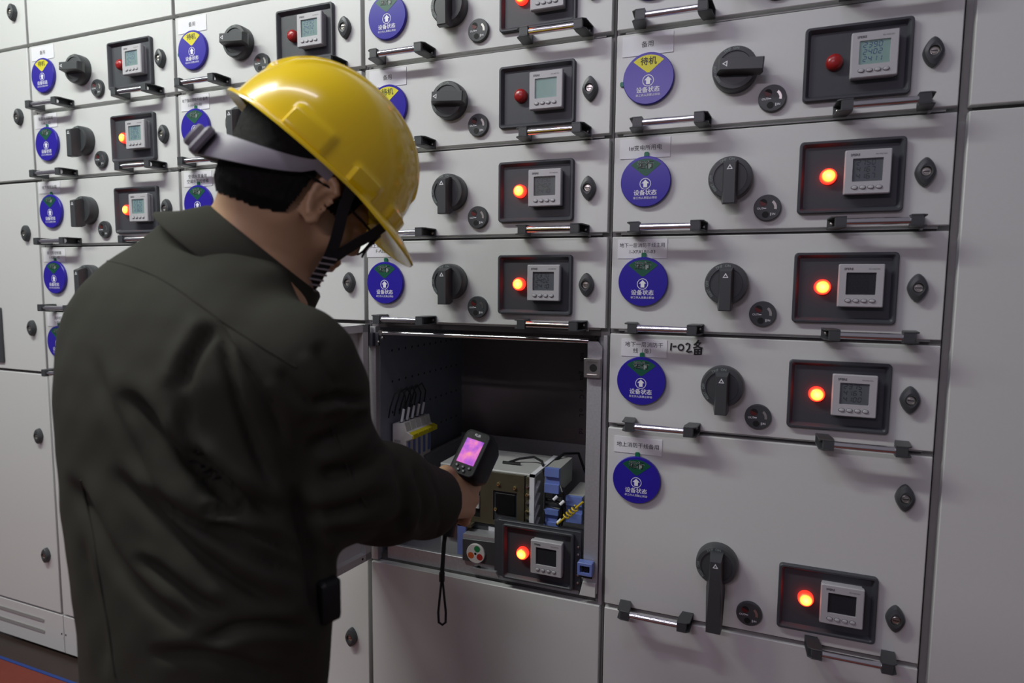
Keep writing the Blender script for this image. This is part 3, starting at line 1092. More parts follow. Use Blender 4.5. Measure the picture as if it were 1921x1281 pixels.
for z in (0.225, 0.185, 0.145):
    b = MB().use('steel')
    b.lathe([(0.004, 0.0), (0.004, -0.003), (0.0001, -0.004)], 0, 0, 12)
    b.build('screw', bd, tuple(TD @ Vector((-0.195, 0.0515, zb + z))))
b = MB().use('hole')
b.X = TD
b.box(-0.372, -0.316, 0.0535, 0.0590, zb + 0.132, zb + 0.205)
b.use('dgrey2')
b.box(-0.282, -0.221, 0.0535, 0.0590, zb + 0.132, zb + 0.205)
b.use('black')
b.box(-0.276, -0.226, 0.050, 0.0535, zb + 0.150, zb + 0.200, 0.001)
b.use('ivory')
b.box(-0.330, -0.318, 0.046, 0.0535, zb + 0.155, zb + 0.185, 0.001)
b.build('window_insert', bd)
for (x0, x1, y0, y1, z0, z1) in ((-0.155, -0.120, 0.055, 0.170, 0.215, 0.272), (-0.104, -0.066, 0.060, 0.180, 0.150, 0.210), (-0.157, -0.122, 0.060, 0.160, 0.130, 0.172)):
    b = MB().use('ctgrey')
    b.X = TD
    b.box(x0 + 0.001, x1 - 0.001, y0 + 0.010, y1, zb + z0, zb + z1, 0.002)
    ct = b.build('current_transformer', bd)
    b = MB().use('ctblue')
    b.X = TD
    zm = (z0 + z1) / 2
    b.prism([(y0, zb + z0), (y0 + 0.012, zb + z0), (y0 + 0.012, zb + z1 + 0.001), (y0, zb + z1 + 0.001), (y0, zb + zm + 0.010), (y0 + 0.006, zb + zm + 0.010), (y0 + 0.006, zb + zm - 0.008), (y0, zb + zm - 0.008)], 'x', x0, x1)
    b.build('terminal_cap', ct)['label'] = 'blue terminal cap'
b = MB().use('wire')
b.X = TD
for i in range(3):
    b.tube([(-0.116 + i * 0.004, 0.055 + i * 0.006, zb + 0.235 - i * 0.006), (-0.108 + i * 0.003, 0.045, zb + 0.225), (-0.109, 0.050 + i * 0.004, zb + 0.200), (-0.116 + i * 0.005, 0.055, zb + 0.175), (-0.125 + i * 0.006, 0.060, zb + 0.140)], 0.0022, 6)
b.tube([(-0.165, 0.080, zb + 0.190), (-0.140, 0.075, zb + 0.192), (-0.110, 0.07, zb + 0.185)], 0.004, 8)
b.tube([(-0.165, 0.080, zb + 0.178), (-0.140, 0.070, zb + 0.180), (-0.106, 0.06, zb + 0.190)], 0.003, 8)
b.tube([(-0.270, 0.120, zb + 0.256), (-0.250, 0.14, zb + 0.262), (-0.215, 0.15, zb + 0.268), (-0.190, 0.14, zb + 0.262), (-0.168, 0.10, zb + 0.235), (-0.160, 0.07, zb + 0.200), (-0.155, 0.055, zb + 0.14)], 0.0032, 8)
b.tube([(-0.285, 0.118, zb + 0.254), (-0.240, 0.118, zb + 0.256)], 0.0045, 8)
b.tube([(-0.170, 0.09, zb + 0.255), (-0.140, 0.16, zb + 0.282), (-0.120, 0.22, zb + 0.270), (-0.10, 0.24, zb + 0.20)], 0.0034, 8)
for i in range(5):
    b.tube([(-0.165, 0.03, zb + 0.128 - i * 0.003), (-0.13, 0.025, zb + 0.134 - i * 0.002), (-0.09, 0.022, zb + 0.126 - i * 0.003), (-0.066, 0.03, zb + 0.118)], 0.002, 6)
b.use('white')
for (x, z) in ((-0.128, 0.205), (-0.112, 0.196), (-0.118, 0.152)):
    b.tube([(x, 0.040, zb + z), (x + 0.008, 0.046, zb + z + 0.008)], 0.0036, 8)
b.build('wiring', bd)['label'] = 'black wiring'
b = MB().use('wirey')
b.X = TD
p0, p1 = Vector((-0.117, 0.040, zb + 0.150)), Vector((-0.055, 0.030, zb + 0.214))
b.tube([p0, p0.lerp(p1, 0.35)], 0.0024, 8)
b.tube([p0.lerp(p1, 0.72), p1], 0.0024, 8)
dv = (p1 - p0).normalized()
sa = dv.cross(Vector((0, 1, 0))).normalized()
sb2 = dv.cross(sa)
b.tube([p0.lerp(p1, 0.33 + 0.42 * t / 48) + sa * (0.0062 * math.cos(t * 2 * PI / 12)) + sb2 * (0.0062 * math.sin(t * 2 * PI / 12)) for t in range(49)], 0.0021, 6)
b.build('coiled_wire', bd)['label'] = 'yellow green coiled earth wire'
b = MB().use('dgrey')
b.X = TD
b.prism([(-0.345, zb + 0.036), (-0.245, zb + 0.036), (-0.245, zb + 0.090), (-0.262, zb + 0.094), (-0.345, zb + 0.090)], 'y', 0.012, 0.050, 0.001)
b.use('galv')
b.prism([(-0.345, zb + 0.090), (-0.262, zb + 0.094), (-0.262, zb + 0.102), (-0.345, zb + 0.100)], 'y', 0.015, 0.055)
b.prism([(-0.318, zb + 0.022), (-0.258, zb + 0.022), (-0.250, zb + 0.010), (-0.318, zb + 0.010)], 'y', 0.010, 0.020)
mech = b.build('operating_mechanism', bd)
b = MB().use('ivory')
b.X = TD
b.lathe([(0.0235, 0.012), (0.0235, 0.008), (0.0225, 0.007), (0.0001, 0.007)], -0.3085, zb + 0.060, 36)
for key, a in (('gdot', 70), ('orange', 205), ('red', 330)):
    b.use(key)
    b.disc(-0.3085 + 0.0130 * math.cos(R(a)), zb + 0.060 + 0.0130 * math.sin(R(a)), 0.0078, 0.0067, 20)
b.use('hole')
b.disc(-0.3085, zb + 0.060, 0.003, 0.0067, 12)
b.build('position_dial', mech)['label'] = 'white dial with green, orange and red dots'
b = MB().use('ctblue')
b.X = TD
b.box(-0.368, -0.345, 0.030, 0.036, zb + 0.040, zb + 0.130, 0.001)
b.build('side_strip', bd)['label'] = 'pale blue strip'
b = MB().use('dgrey')
b.X = TD
b.box(-0.345, -0.250, 0.056, 0.110, zb + 0.088, zb + 0.118, 0.002)
b.use('paper')
b.box(-0.296, -0.272, 0.0550, 0.0556, zb + 0.100, zb + 0.112)
b.build('auxiliary_box', bd)
# meter panel with its side frame
b = MB().use('dgrey2')
b.X = TD
b.prism(rrect(-0.250, -0.050, zb + 0.020, zb + 0.155, 0.004, 3), 'y', 0.012, 0.002, 0.001)
b.box(-0.258, -0.250, 0.004, 0.030, zb + 0.030, zb + 0.150)
b.use('steel')
for z in (0.040, 0.058, 0.105, 0.122):
    b.lathe([(0.0028, 0.001), (0.0028, -0.003), (0.0001, -0.004)], -0.0555, zb + z, 10)
b.build('panel_frame', bd)
meter_group(bd, -0.2855, (zb + 0.191) - (zb + 0.0005), True, 'lcd_dark', ['    ', '    ', '    '], y=-0.1995)

# ------------------------------------------------------------------ the worker


def P(px, py, d):
    """world point seen at pixel (px, py) at depth d along the camera's forward axis"""
    return CAM_POS + d * (CF + CR * (px - 960.5) / FPX + CD * (py - 640.5) / FPX)


def to_px(V):
    q = V - CAM_POS
    z = q @ CF
    return np.stack([960.5 + FPX * (q @ CR) / z, 640.5 + FPX * (q @ CD) / z], 1)


def unit(v):
    v = np.asarray(v, float)
    return v / np.linalg.norm(v)


def camvec(x, y, z):
    return unit(CR * x + CD * y + CF * z)


class Field:
    """signed distance field on a grid whose axes may have finer stretches; grown into one surface"""

    def __init__(self, axes):
        self.ax = [np.asarray(a, float) for a in axes]
        self.f = np.full([len(a) for a in self.ax], 0.2)

    def sl(self, lo, hi):
        s = []
        for a, l, h in zip(self.ax, lo, hi):
            i0 = max(0, np.searchsorted(a, l) - 1)
            i1 = min(len(a), np.searchsorted(a, h) + 1)
            s.append(slice(i0, max(i1, i0 + 1)))
        g = np.meshgrid(*[a[k] for a, k in zip(self.ax, s)], indexing='ij')
        return tuple(s), np.stack(g, -1)

    def merge(self, s, d, k=0.0, sub=False):
        a = self.f[s]
        if sub:
            self.f[s] = np.maximum(a, -d)
        elif k > 0:
            h = np.clip(0.5 + 0.5 * (a - d) / k, 0, 1)
            self.f[s] = a * (1 - h) + d * h - k * h * (1 - h)
        else:
            self.f[s] = np.minimum(a, d)

    def capsule(self, a, b, ra, rb=None, k=0.01, sub=False, cut=None):
        a, b = np.asarray(a, float), np.asarray(b, float)
        rb = ra if rb is None else rb
        m = max(ra, rb) + k + 0.03
        s, g = self.sl(np.minimum(a, b) - m, np.maximum(a, b) + m)
        ab = b - a
        t = np.clip(((g - a) @ ab) / (ab @ ab), 0, 1)
        d = np.linalg.norm(g - a - t[..., None] * ab, axis=-1) - (ra + (rb - ra) * t)
        if cut is not None:
            d = np.maximum(d, (g - cut[0]) @ cut[1])
        self.merge(s, d, k, sub)

    def ellipsoid(self, c, axes, rad, k=0.01, sub=False):
        c = np.asarray(c, float)
        A = np.array([unit(a) for a in axes])
        r = np.asarray(rad, float)
        m = r.max() + k + 0.03
        s, g = self.sl(c - m, c + m)
        q = (g - c) @ A.T
        k0 = np.linalg.norm(q / r, axis=-1)
        k1 = np.linalg.norm(q / (r * r), axis=-1)
        self.merge(s, k0 * (k0 - 1) / np.maximum(k1, 1e-6), k, sub)

    def tower(self, rows, k=0.0, expo=2.3, zlo=None, zhi=None):
        """stack of level ellipses: rows of (z, centre x, centre y, half width, half depth, yaw)"""
        rows = np.array(sorted(rows))
        z0, z1 = rows[0, 0], rows[-1, 0]
        mx = rows[:, 3:5].max() + 0.05
        lo = [rows[:, 1].min() - mx, rows[:, 2].min() - mx, z0 - 0.05]
        hi = [rows[:, 1].max() + mx, rows[:, 2].max() + mx, z1 + 0.05]
        s, g = self.sl(lo, hi)
        zz = g[0, 0, :, 2]
        it = [np.interp(zz, rows[:, 0], rows[:, i]) for i in range(1, 6)]
        ker = np.array([1, 2, 3, 2, 1]) / 9.0
        it = [np.convolve(np.pad(q, 2, mode='edge'), ker, 'valid') for q in it]
        dx, dy = g[..., 0] - it[0], g[..., 1] - it[1]
        c, sn = np.cos(it[4]), np.sin(it[4])
        u, v = dx * c + dy * sn, -dx * sn + dy * c
        e = expo
        q = (np.abs(u / it[2]) ** e + np.abs(v / it[3]) ** e) ** (1 / e)
        d = (q - 1) * np.minimum(it[2], it[3])
        d = np.maximum(d, np.maximum(z0 - g[..., 2], g[..., 2] - z1))
        self.merge(s, d, k)

    def surface(self):
        """naive surface nets"""
        f = self.f
        ins = f < 0
        n = f.shape
        cnt = sum(ins[i:n[0] - 1 + i, j:n[1] - 1 + j, l:n[2] - 1 + l].astype(np.int8) for i in (0, 1) for j in (0, 1) for l in (0, 1))
        act = (cnt > 0) & (cnt < 8)
        idx = np.argwhere(act)
        vid = -np.ones(act.shape, np.int64)
        vid[act] = np.arange(len(idx))
        acc = np.zeros((len(idx), 3))
        num = np.zeros(len(idx))
        cor = [(i, j, l) for i in (0, 1) for j in (0, 1) for l in (0, 1)]
        for a in cor:
            for ax in range(3):
                if a[ax] == 0:
                    b2 = list(a)
                    b2[ax] = 1
                    fa = f[tuple((idx + a).T)]
                    fb = f[tuple((idx + b2).T)]
                    x = (fa < 0) != (fb < 0)
                    t = np.where(x, fa / np.where(x, fa - fb, 1), 0)
                    p = np.tile(np.array(a, float), (len(idx), 1))
                    p[:, ax] = t
                    acc[x] += p[x]
                    num[x] += 1
        loc = idx + acc / num[:, None]
        V = np.stack([np.interp(loc[:, i], np.arange(n[i]), self.ax[i]) for i in range(3)], 1)
        F = []
        for ax in range(3):
            o1, o2 = (ax + 1) % 3, (ax + 2) % 3
            sa = [slice(1, -1)] * 3
            sa[ax] = slice(0, -1)
            sb = list(sa)
            sb[ax] = slice(1, None)
            ea, eb = ins[tuple(sa)], ins[tuple(sb)]
            e = np.argwhere(ea != eb)
            if not len(e):
                continue
            flip = ea[tuple(e.T)]
            base = e.copy()
            base[:, o1] += 1
            base[:, o2] += 1
            q = []
            for (i, j) in ((0, 0), (-1, 0), (-1, -1), (0, -1)):
                c = base.copy()
                c[:, o1] += i
                c[:, o2] += j
                q.append(vid[tuple(c.T)])
            q = np.stack(q, 1)
            q[~flip] = q[~flip][:, ::-1]
            F.append(q)
        F = np.concatenate(F)
        F = F[(F >= 0).all(1)]
        return V, F


def axis(lo, hi, coarse, fines=()):
    """grid axis with finer stretches (lo, hi, step)"""
    out, x = [], lo
    while x < hi:
        out.append(x)
        st = coarse
        for a, b2, s in fines:
            if a - coarse <= x <= b2:
                st = min(st, s)
        x += st
    return np.array(out)


def normals(V, F):
    n = np.zeros_like(V)
    e = np.cross(V[F[:, 2]] - V[F[:, 0]], V[F[:, 3]] - V[F[:, 1]])
    for i in range(4):
        np.add.at(n, F[:, i], e)
    return n / np.maximum(np.linalg.norm(n, axis=1, keepdims=True), 1e-12)


def np_mesh(name, V, F, m, base=None):
    me = bpy.data.meshes.new(name)
    if base is not None:
        V = V - base
    me.from_pydata(V.tolist(), [], F.tolist())
    me.materials.append(M[m])
    me.polygons.foreach_set('use_smooth', [True] * len(me.polygons))
    me.update()
    return me


# head frame: turned to the right and bowed; the helmet rim lies in the plane of hf and hr
HC = P(598, 312, 0.92)
hf = camvec(0.74 * 0.90, 0.67 * 0.90, 0.43)
hu = np.array(CR * 0.67 + CD * -0.74 + CF * 0.13)
hu = unit(hu - hf * (hu @ hf))
hr = np.cross(hf, hu)                      # the worker's right


def H(f, r, u):
    return HC + hf * f + hr * r + hu * u


YAW = R(-14)                               # the trunk's lateral axis
LAT = np.array([math.cos(YAW), math.sin(YAW), 0])
FWD = np.array([-math.sin(YAW), math.cos(YAW), 0])

# right arm and hand
S_R = P(560, 690, 0.80)
E_R = P(615, 905, 0.865)
W_R = P(832, 938, 1.105)
KN = [P(881, 894, 1.172), P(889, 914, 1.168), P(888, 937, 1.160), P(880, 959, 1.150)]
H_TOP, H_BOT = P(869, 889, 1.160), P(834, 1003, 1.140)     # the grip the hand closes round
hax = unit(H_BOT - H_TOP)
hfw = unit(camvec(0.42, -0.05, 0.90) - hax * (camvec(0.42, -0.05, 0.90) @ hax))   # the way the device points
hlf = np.cross(hax, hfw)
if hlf @ CR > 0:
    hlf = -hlf                             # towards the device's left side

S_L = P(225, 640, 0.985)
E_L = S_L + np.array([-0.02, 0.13, -0.24])
W_L = E_L + np.array([0.11, 0.19, 0.02])

# --- trunk profile: pixel row, left and right edge, depth of the middle, half depth of the chest
PROFILE = [(1420, 160, 600, .885, .125), (1281, 148, 614, .885, .125), (1170, 141, 622, .882, .128), (1050, 126, 630, .88, .130),
           (950, 112, 620, .88, .132), (850, 102, 612, .878, .132), (750, 97, 605, .876, .132), (680, 99, 605, .876, .128),
           (630, 106, 592, .880, .120), (580, 119, 572, .888, .112), (540, 145, 550, .896, .106), (505, 182, 540, .905, .098),
           (470, 235, 516, .914, .088), (440, 290, 485, .922, .078), (412, 335, 460, .930, .062)]


def trunk_rows(shrink=0.0, rows=PROFILE):
    out = []
    th = np.linspace(0, 2 * PI, 60, endpoint=False)
    for y, xl, xr, d, hd in rows:
        xm, half = (xl + xr) / 2, (xr - xl) / 2 * d / FPX
        z = P(xm, y, d)[2]
        for _ in range(12):                      # fit the level ellipse so that its outline spans xl..xr
            c = P(xm, y, d)
            c[2] = z
            e = np.sign(np.cos(th)) * np.abs(np.cos(th)) ** (2 / 2.35)
            g = np.sign(np.sin(th)) * np.abs(np.sin(th)) ** (2 / 2.35)
            q = to_px(c + np.outer(e * half, LAT) + np.outer(g * hd, FWD))[:, 0]
            xm += 0.7 * ((xl + xr) / 2 - (q.max() + q.min()) / 2)
            half = max(0.03, half + 0.6 * ((xr - xl) - (q.max() - q.min())) / 2 * d / FPX)
        out.append((z, c[0], c[1], max(half - shrink, 0.03), max(hd - shrink, 0.03), YAW))
    return out


HIP = P(385, 1300, 0.885)
HIP_L, HIP_R = HIP - LAT * 0.085 + np.array([0, 0, 0.02]), HIP + LAT * 0.085 + np.array([0, 0, 0.02])
FOOT_L = np.array([HIP_L[0] - 0.05, HIP_L[1] + 0.03, 0.085])
FOOT_R = np.array([HIP_R[0] + 0.03, HIP_R[1] - 0.02, 0.085])
KNEE_L = (HIP_L + FOOT_L) / 2 + FWD * 0.035
KNEE_R = (HIP_R + FOOT_R) / 2 + FWD * 0.035

# --- body: one continuous surface (head, neck, trunk, limbs, hands)
hp = H(0.0, 0, -0.03)
hd_lo, hd_hi = hp - 0.19, hp + 0.16
hn_lo, hn_hi = np.minimum(W_R, KN[1]) - 0.07, np.maximum(W_R, KN[1]) + 0.07
fine = 0.0036
bodyF = Field([axis(-1.0, 0.05, 0.011, [(hd_lo[0], hd_hi[0], fine), (hn_lo[0], hn_hi[0], fine)]),
               axis(-1.02, -0.12, 0.011, [(hd_lo[1], hd_hi[1], fine), (hn_lo[1], hn_hi[1], fine)]),
               axis(0.02, 1.62, 0.012, [(hd_lo[2], hd_hi[2], fine), (hn_lo[2], hn_hi[2], fine)])])
Fb = bodyF
Fb.tower(trunk_rows(0.030), 0.0)
HX = [hf, hr, hu]
Fb.ellipsoid(H(-0.012, 0, 0.005), HX, (0.099, 0.078, 0.098), 0.02)
Fb.ellipsoid(H(0.005, 0, -0.040), HX, (0.090, 0.073, 0.085), 0.02)
Fb.ellipsoid(H(0.052, 0, -0.075), HX, (0.056, 0.055, 0.068), 0.02)
Fb.capsule(H(0.010, 0.052, -0.085), H(0.082, 0.016, -0.128), 0.017, 0.016, 0.018)      # jaw
Fb.capsule(H(0.010, -0.052, -0.085), H(0.082, -0.016, -0.128), 0.017, 0.016, 0.018)
Fb.capsule(H(0.088, -0.008, -0.130), H(0.088, 0.008, -0.130), 0.019, 0.019, 0.016)     # chin
Fb.capsule(H(0.102, 0, -0.024), H(0.113, 0, -0.060), 0.008, 0.010, 0.008)              # nose
Fb.capsule(H(0.107, -0.011, -0.063), H(0.107, 0.011, -0.063), 0.008, 0.008, 0.006)
Fb.capsule(H(0.093, 0.012, -0.016), H(0.080, 0.048, -0.016), 0.009, 0.008, 0.010)      # brows
Fb.capsule(H(0.093, -0.012, -0.016), H(0.080, -0.048, -0.016), 0.009, 0.008, 0.010)
for s in (-1, 1):
    Fb.ellipsoid(H(0.098, s * 0.032, -0.036), HX, (0.012, 0.015, 0.009), 0.0, True)
    Fb.ellipsoid(H(0.090, s * 0.032, -0.036), HX, (0.012, 0.012, 0.011), 0.003)
    Fb.ellipsoid(H(0.074, s * 0.046, -0.066), HX, (0.026, 0.020, 0.022), 0.012)        # cheeks
Fb.capsule(H(0.106, -0.017, -0.0905), H(0.106, 0.017, -0.0905), 0.006, 0.006, 0.005)   # lips
Fb.capsule(H(0.104, -0.015, -0.1020), H(0.104, 0.015, -0.1020), 0.0065, 0.0065, 0.005)
Fb.capsule(H(0.113, -0.020, -0.0965), H(0.113, 0.020, -0.0965), 0.0022, 0.0022, 0, True)
for s in (-1, 1):                                                                      # ears
    c0 = H(0.026, s * 0.081, -0.040)
    e1, e2 = unit(hu * 0.95 - hf * 0.2), unit(hf * 0.9 + hr * s * 0.45)
    e3 = np.cross(e1, e2)
    Fb.ellipsoid(c0 - hf * 0.004, [e1, e2, e3], (0.034, 0.019, 0.0065), 0.005)
    ring = [c0 + e1 * 0.029 * math.cos(t) - e2 * 0.0165 * math.sin(t) + hr * s * 0.009 for t in np.linspace(-0.9, 2.6, 9)]
    for q0, q1 in zip(ring[:-1], ring[1:]):
        Fb.capsule(q0, q1, 0.0050, 0.0050, 0.003)
    Fb.ellipsoid(c0 - e1 * 0.028 + hr * s * 0.003, [e1, e2, e3], (0.010, 0.009, 0.006), 0.004)
    Fb.ellipsoid(c0 + e2 * 0.004 + hr * s * 0.0095 - e1 * 0.002, [e1, e2, e3], (0.018, 0.0105, 0.0085), 0, True)
NK = P(468, 500, 0.925)
Fb.capsule(H(-0.030, 0, -0.075), NK, 0.059, 0.066, 0.03)
Fb.capsule(H(0.0, 0, -0.085), NK + FWD * 0.03, 0.050, 0.058, 0.03)
Fb.capsule(NK, P(455, 560, 0.91), 0.066, 0.09, 0.04)
for (s0, e0, w0) in ((S_R, E_R, W_R), (S_L, E_L, W_L)):
    Fb.capsule(s0, e0, 0.050, 0.040, 0.03)
    Fb.capsule(e0, w0, 0.040, 0.026, 0.01)
for (h0, k0, f0) in ((HIP_L, KNEE_L, FOOT_L), (HIP_R, KNEE_R, FOOT_R)):
    Fb.capsule(h0, k0, 0.080, 0.055, 0.03)
    Fb.capsule(k0, f0, 0.055, 0.038, 0.01)
    Fb.capsule(f0 + np.array([0, -0.02, -0.045]), f0 + FWD * 0.15 + np.array([0, 0, -0.050]), 0.030, 0.024, 0.02)


def chain(pts, rad, k=0.004):
    for (a, b2, ra, rb) in zip(pts[:-1], pts[1:], rad[:-1], rad[1:]):
        Fb.capsule(a, b2, ra, rb, k)


# right hand: palm fanned from the wrist to the knuckles, fingers closed round the grip
for i, kk in enumerate(KN):
    w0 = W_R + (KN[0] - KN[3]) * (0.30 - 0.20 * i)
    Fb.capsule(w0, kk, 0.0165, 0.0112, 0.012)
Fb.capsule(W_R + (E_R - W_R) * 0.06, W_R, 0.027, 0.025, 0.01)
for i, kk in enumerate(KN):
    t = 0.16 + 0.19 * i
    ctr = H_TOP + (H_BOT - H_TOP) * t
    r1 = (0.0098, 0.0102, 0.0097, 0.0088)[i]
    pip = ctr + hfw * 0.034 - hlf * 0.016
    dip = ctr + hfw * 0.030 + hlf * 0.017
    tip = ctr + hfw * 0.008 + hlf * 0.028
    chain([kk, pip, dip, tip], [r1 + 0.0008, r1, r1 * 0.92, r1 * 0.80])
# thumb along the left side of the grip, its root on the side of the palm
T0 = W_R + (KN[0] - KN[3]) * 0.42 + hlf * 0.012 + (KN[0] - W_R) * 0.16
T1 = P(836, 889, 1.130)
T2 = H_TOP + hax * 0.006 + hlf * 0.026 + hfw * 0.002
T3 = H_TOP + hax * 0.016 + hlf * 0.027 + hfw * 0.026
chain([T0, T1, T2, T3], [0.0165, 0.0128, 0.0105, 0.0085], 0.008)
Fb.capsule(T1, KN[0] + (W_R - KN[0]) * 0.25, 0.010, 0.010, 0.014)
# left hand, lightly closed in front of the body
lf = unit(W_L - E_L)
lside = unit(np.cross(lf, [0, 0, 1.0]))
for i in range(4):
    q = W_L + lf * 0.085 + lside * (0.030 - 0.020 * i)
    Fb.capsule(W_L + lside * (0.012 - 0.008 * i), q, 0.016, 0.012, 0.01)
    up2 = np.array([0, 0, -1.0])
    chain([q, q + lf * 0.036 + up2 * 0.012, q + lf * 0.044 + up2 * 0.034, q + lf * 0.030 + up2 * 0.046], [0.0105, 0.0098, 0.0088, 0.0080])
chain([W_L + lside * 0.02, W_L + lside * 0.042 + lf * 0.04, W_L + lside * 0.040 + lf * 0.075 + np.array([0, 0, -0.012])], [0.016, 0.012, 0.009], 0.008)
BV, BF = Fb.surface()
BASE = np.array([HIP[0], HIP[1], 0.0])
person = link('person', np_mesh('person', BV, BF, 'skin', BASE), None, tuple(BASE))
tag(person, 'person in dark olive work jacket seen from behind, pointing a device into an open compartment', 'person')

# --- hair: the part of the scalp under the hairline, pushed outwards
BN = normals(BV, BF)
q = BV - HC
hfq, hrq, huq = q @ hf, q @ hr, q @ hu
line = np.interp(hfq, [-0.12, -0.078, -0.030, 0.006, 0.022, 0.048, 0.064, 0.075, 0.13], [-0.128, -0.123, -0.106, -0.086, -0.050, -0.045, -0.048, 0.01, 0.035])
near_ear = (np.abs(hrq) > 0.071) & (hfq > 0.004) & (hfq < 0.058) & (huq < -0.004)
hm = (huq > line) & (np.linalg.norm(q, axis=1) < 0.19) & (~near_ear)
keep = hm[BF].all(1)
hfaces = BF[keep]
ids, inv = np.unique(hfaces, return_inverse=True)
hfaces = inv.reshape(-1, 4)
rs = np.random.RandomState(4)
thick = 0.0065 + 0.0015 * rs.rand(len(ids))
edge = np.clip((huq[ids] - line[ids]) / 0.02, 0, 1)
hv = BV[ids] + BN[ids] * (0.0012 + thick * edge)[:, None]
link('hair', np_mesh('hair', hv, hfaces, 'hair', BASE), person)['label'] = 'short black hair'

# --- jacket
JF = Field([axis(-0.86, 0.02, 0.0046), axis(-0.97, -0.22, 0.0046), axis(P(380, 1330, 0.885)[2] - 0.03, 1.46, 0.0046)])
JF.tower(trunk_rows(0.0), 0.0, 2.35)
cax = unit(W_R - E_R)
cuff = W_R - cax * 0.030
JF.ellipsoid(S_R + np.array([0, 0.0, -0.01]), [LAT, FWD, (0, 0, 1)], (0.066, 0.070, 0.072), 0.05)
UM = P(586, 745, 0.825)
JF.capsule(S_R, UM, 0.064, 0.066, 0.03)
JF.capsule(UM, E_R, 0.066, 0.078, 0.02)
FM = P(722, 925, 0.975)
JF.capsule(E_R, FM, 0.080, 0.072, 0.03)
JF.capsule(FM, P(800, 942, 1.062), 0.074, 0.058, 0.02)
JF.capsule(P(800, 942, 1.062), cuff + cax * 0.05, 0.058, 0.050, 0.01, cut=(cuff, cax))
JF.capsule(S_L, E_L, 0.066, 0.062, 0.04)
JF.capsule(E_L, W_L, 0.062, 0.046, 0.02, cut=(W_L - unit(W_L - E_L) * 0.01, unit(W_L - E_L)))
# openings for the wrist and the neck
JF.capsule(cuff - cax * 0.05, cuff + cax * 0.08, 0.034, 0.041, 0, True)
JF.capsule(W_L - lf * 0.04, W_L + lf * 0.08, 0.030, 0.034, 0, True)
JF.capsule(P(472, 478, 0.925), H(0.0, 0, -0.09), 0.066, 0.078, 0, True)
JV, JFc = JF.surface()


def seg_dist(p, line):
    """distance, side and position of points p (n,2) against a polyline"""
    best = np.full(len(p), 1e9)
    side = np.zeros(len(p))
    pos = np.zeros(len(p))
    line = np.asarray(line, float)
    L = np.r_[0, np.cumsum(np.linalg.norm(np.diff(line, axis=0), axis=1))]
    for i in range(len(line) - 1):
        a, b2 = line[i], line[i + 1]
        ab = b2 - a
        t = np.clip(((p - a) @ ab) / (ab @ ab), 0, 1)
        v = p - a - t[:, None] * ab
        d = np.linalg.norm(v, axis=1)
        m = d < best
        best[m] = d[m]
        side[m] = np.sign(ab[0] * v[m, 1] - ab[1] * v[m, 0])
        pos[m] = (L[i] + t[m] * (L[i + 1] - L[i])) / L[-1]
    return best, side, pos


def smooth_line(pts, n=5):
    pts = np.asarray(pts, float)
    t = np.arange(len(pts))
    tt = np.linspace(0, len(pts) - 1, (len(pts) - 1) * n + 1)
    out = np.stack([np.interp(tt, t, pts[:, i]) for i in range(2)], 1)
    for _ in range(4):
        out[1:-1] = (out[:-2] + 2 * out[1:-1] + out[2:]) / 4
    return out


# creases of the jacket: line, width in pixels, depth in metres, ridge beside it (+ right of travel, - left), soft ends
CREASES = [
        # pleat from the yoke
    ([(406, 602), (375, 645), (350, 690), (338, 740)], 13, .010, 1, 1),
    ([(408, 604), (425, 680), (450, 770), (485, 860), (520, 930)], 11, .010, -1, 1),
    ([(430, 620), (470, 690), (510, 760), (540, 850)], 9, .005, -1, 1),
    ([(216, 728), (262, 765), (300, 822), (345, 880), (405, 930), (480, 985)], 17, .016, -1, 1),
    ([(340, 740), (352, 830), (385, 900), (440, 960)], 15, .008, 1, 1),
    ([(170, 640), (185, 720), (230, 820), (290, 920), (360, 1000)], 15, .006, -1, 1),
    ([(345, 830), (390, 880), (450, 930), (540, 975)], 13, .010, -1, 1),
    # long diagonal drags across the lower back
    ([(120, 880), (165, 960), (215, 1060), (290, 1140), (365, 1185)], 15, .011, -1, 1),
    ([(200, 870), (270, 950), (350, 1030), (450, 1100), (560, 1150)], 17, .013, -1, 1),
    ([(255, 900), (330, 970), (420, 1010), (520, 1060), (590, 1095)], 13, .009, -1, 1),
    ([(240, 1040), (300, 1075), (370, 1130), (430, 1150)], 12, .008, -1, 1),
    ([(370, 985), (440, 1000), (520, 1015), (575, 1060)], 11, .008, -1, 1),
    ([(370, 960), (430, 962), (465, 940)], 9, .007, -1, 1),
    ([(360, 1195), (400, 1200), (440, 1175), (520, 1170), (590, 1185)], 11, .008, 1, 1),
    ([(270, 1230), (360, 1225), (450, 1245), (540, 1275)], 13, .007, -1, 1),
    ([(150, 1000), (165, 1100), (190, 1200), (200, 1281)], 10, .004, 1, 1),
    ([(550, 900), (580, 1000), (600, 1100), (600, 1180)], 16, .014, -1, 1),
    # upper sleeve and elbow
    ([(694, 742), (668, 752), (630, 742), (585, 760)], 9, .011, -1, 1),
    ([(700, 770), (660, 800), (610, 830), (570, 840)], 13, .010, -1, 1),
    ([(590, 640), (620, 690), (640, 740)], 14, .006, 1, 1),
    ([(520, 690), (560, 740), (600, 770)], 12, .006, 1, 1),
    ([(735, 830), (690, 870), (640, 890), (590, 890)], 14, .009, 1, 1),
    ([(560, 960), (620, 965), (680, 950), (740, 915)], 14, .008, -1, 1),
    ([(600, 1005), (660, 1000), (720, 1000), (775, 960)], 11, .007, -1, 1),
    # cuff
    ([(772, 862), (790, 910), (798, 960), (780, 1010)], 8, .006, 1, 1),
    ([(742, 850), (760, 905), (765, 960), (740, 1015)], 11, .006, -1, 1),
    ([(800, 880), (822, 930), (830, 975), (818, 1010)], 4, .0015, 0, 0),
]
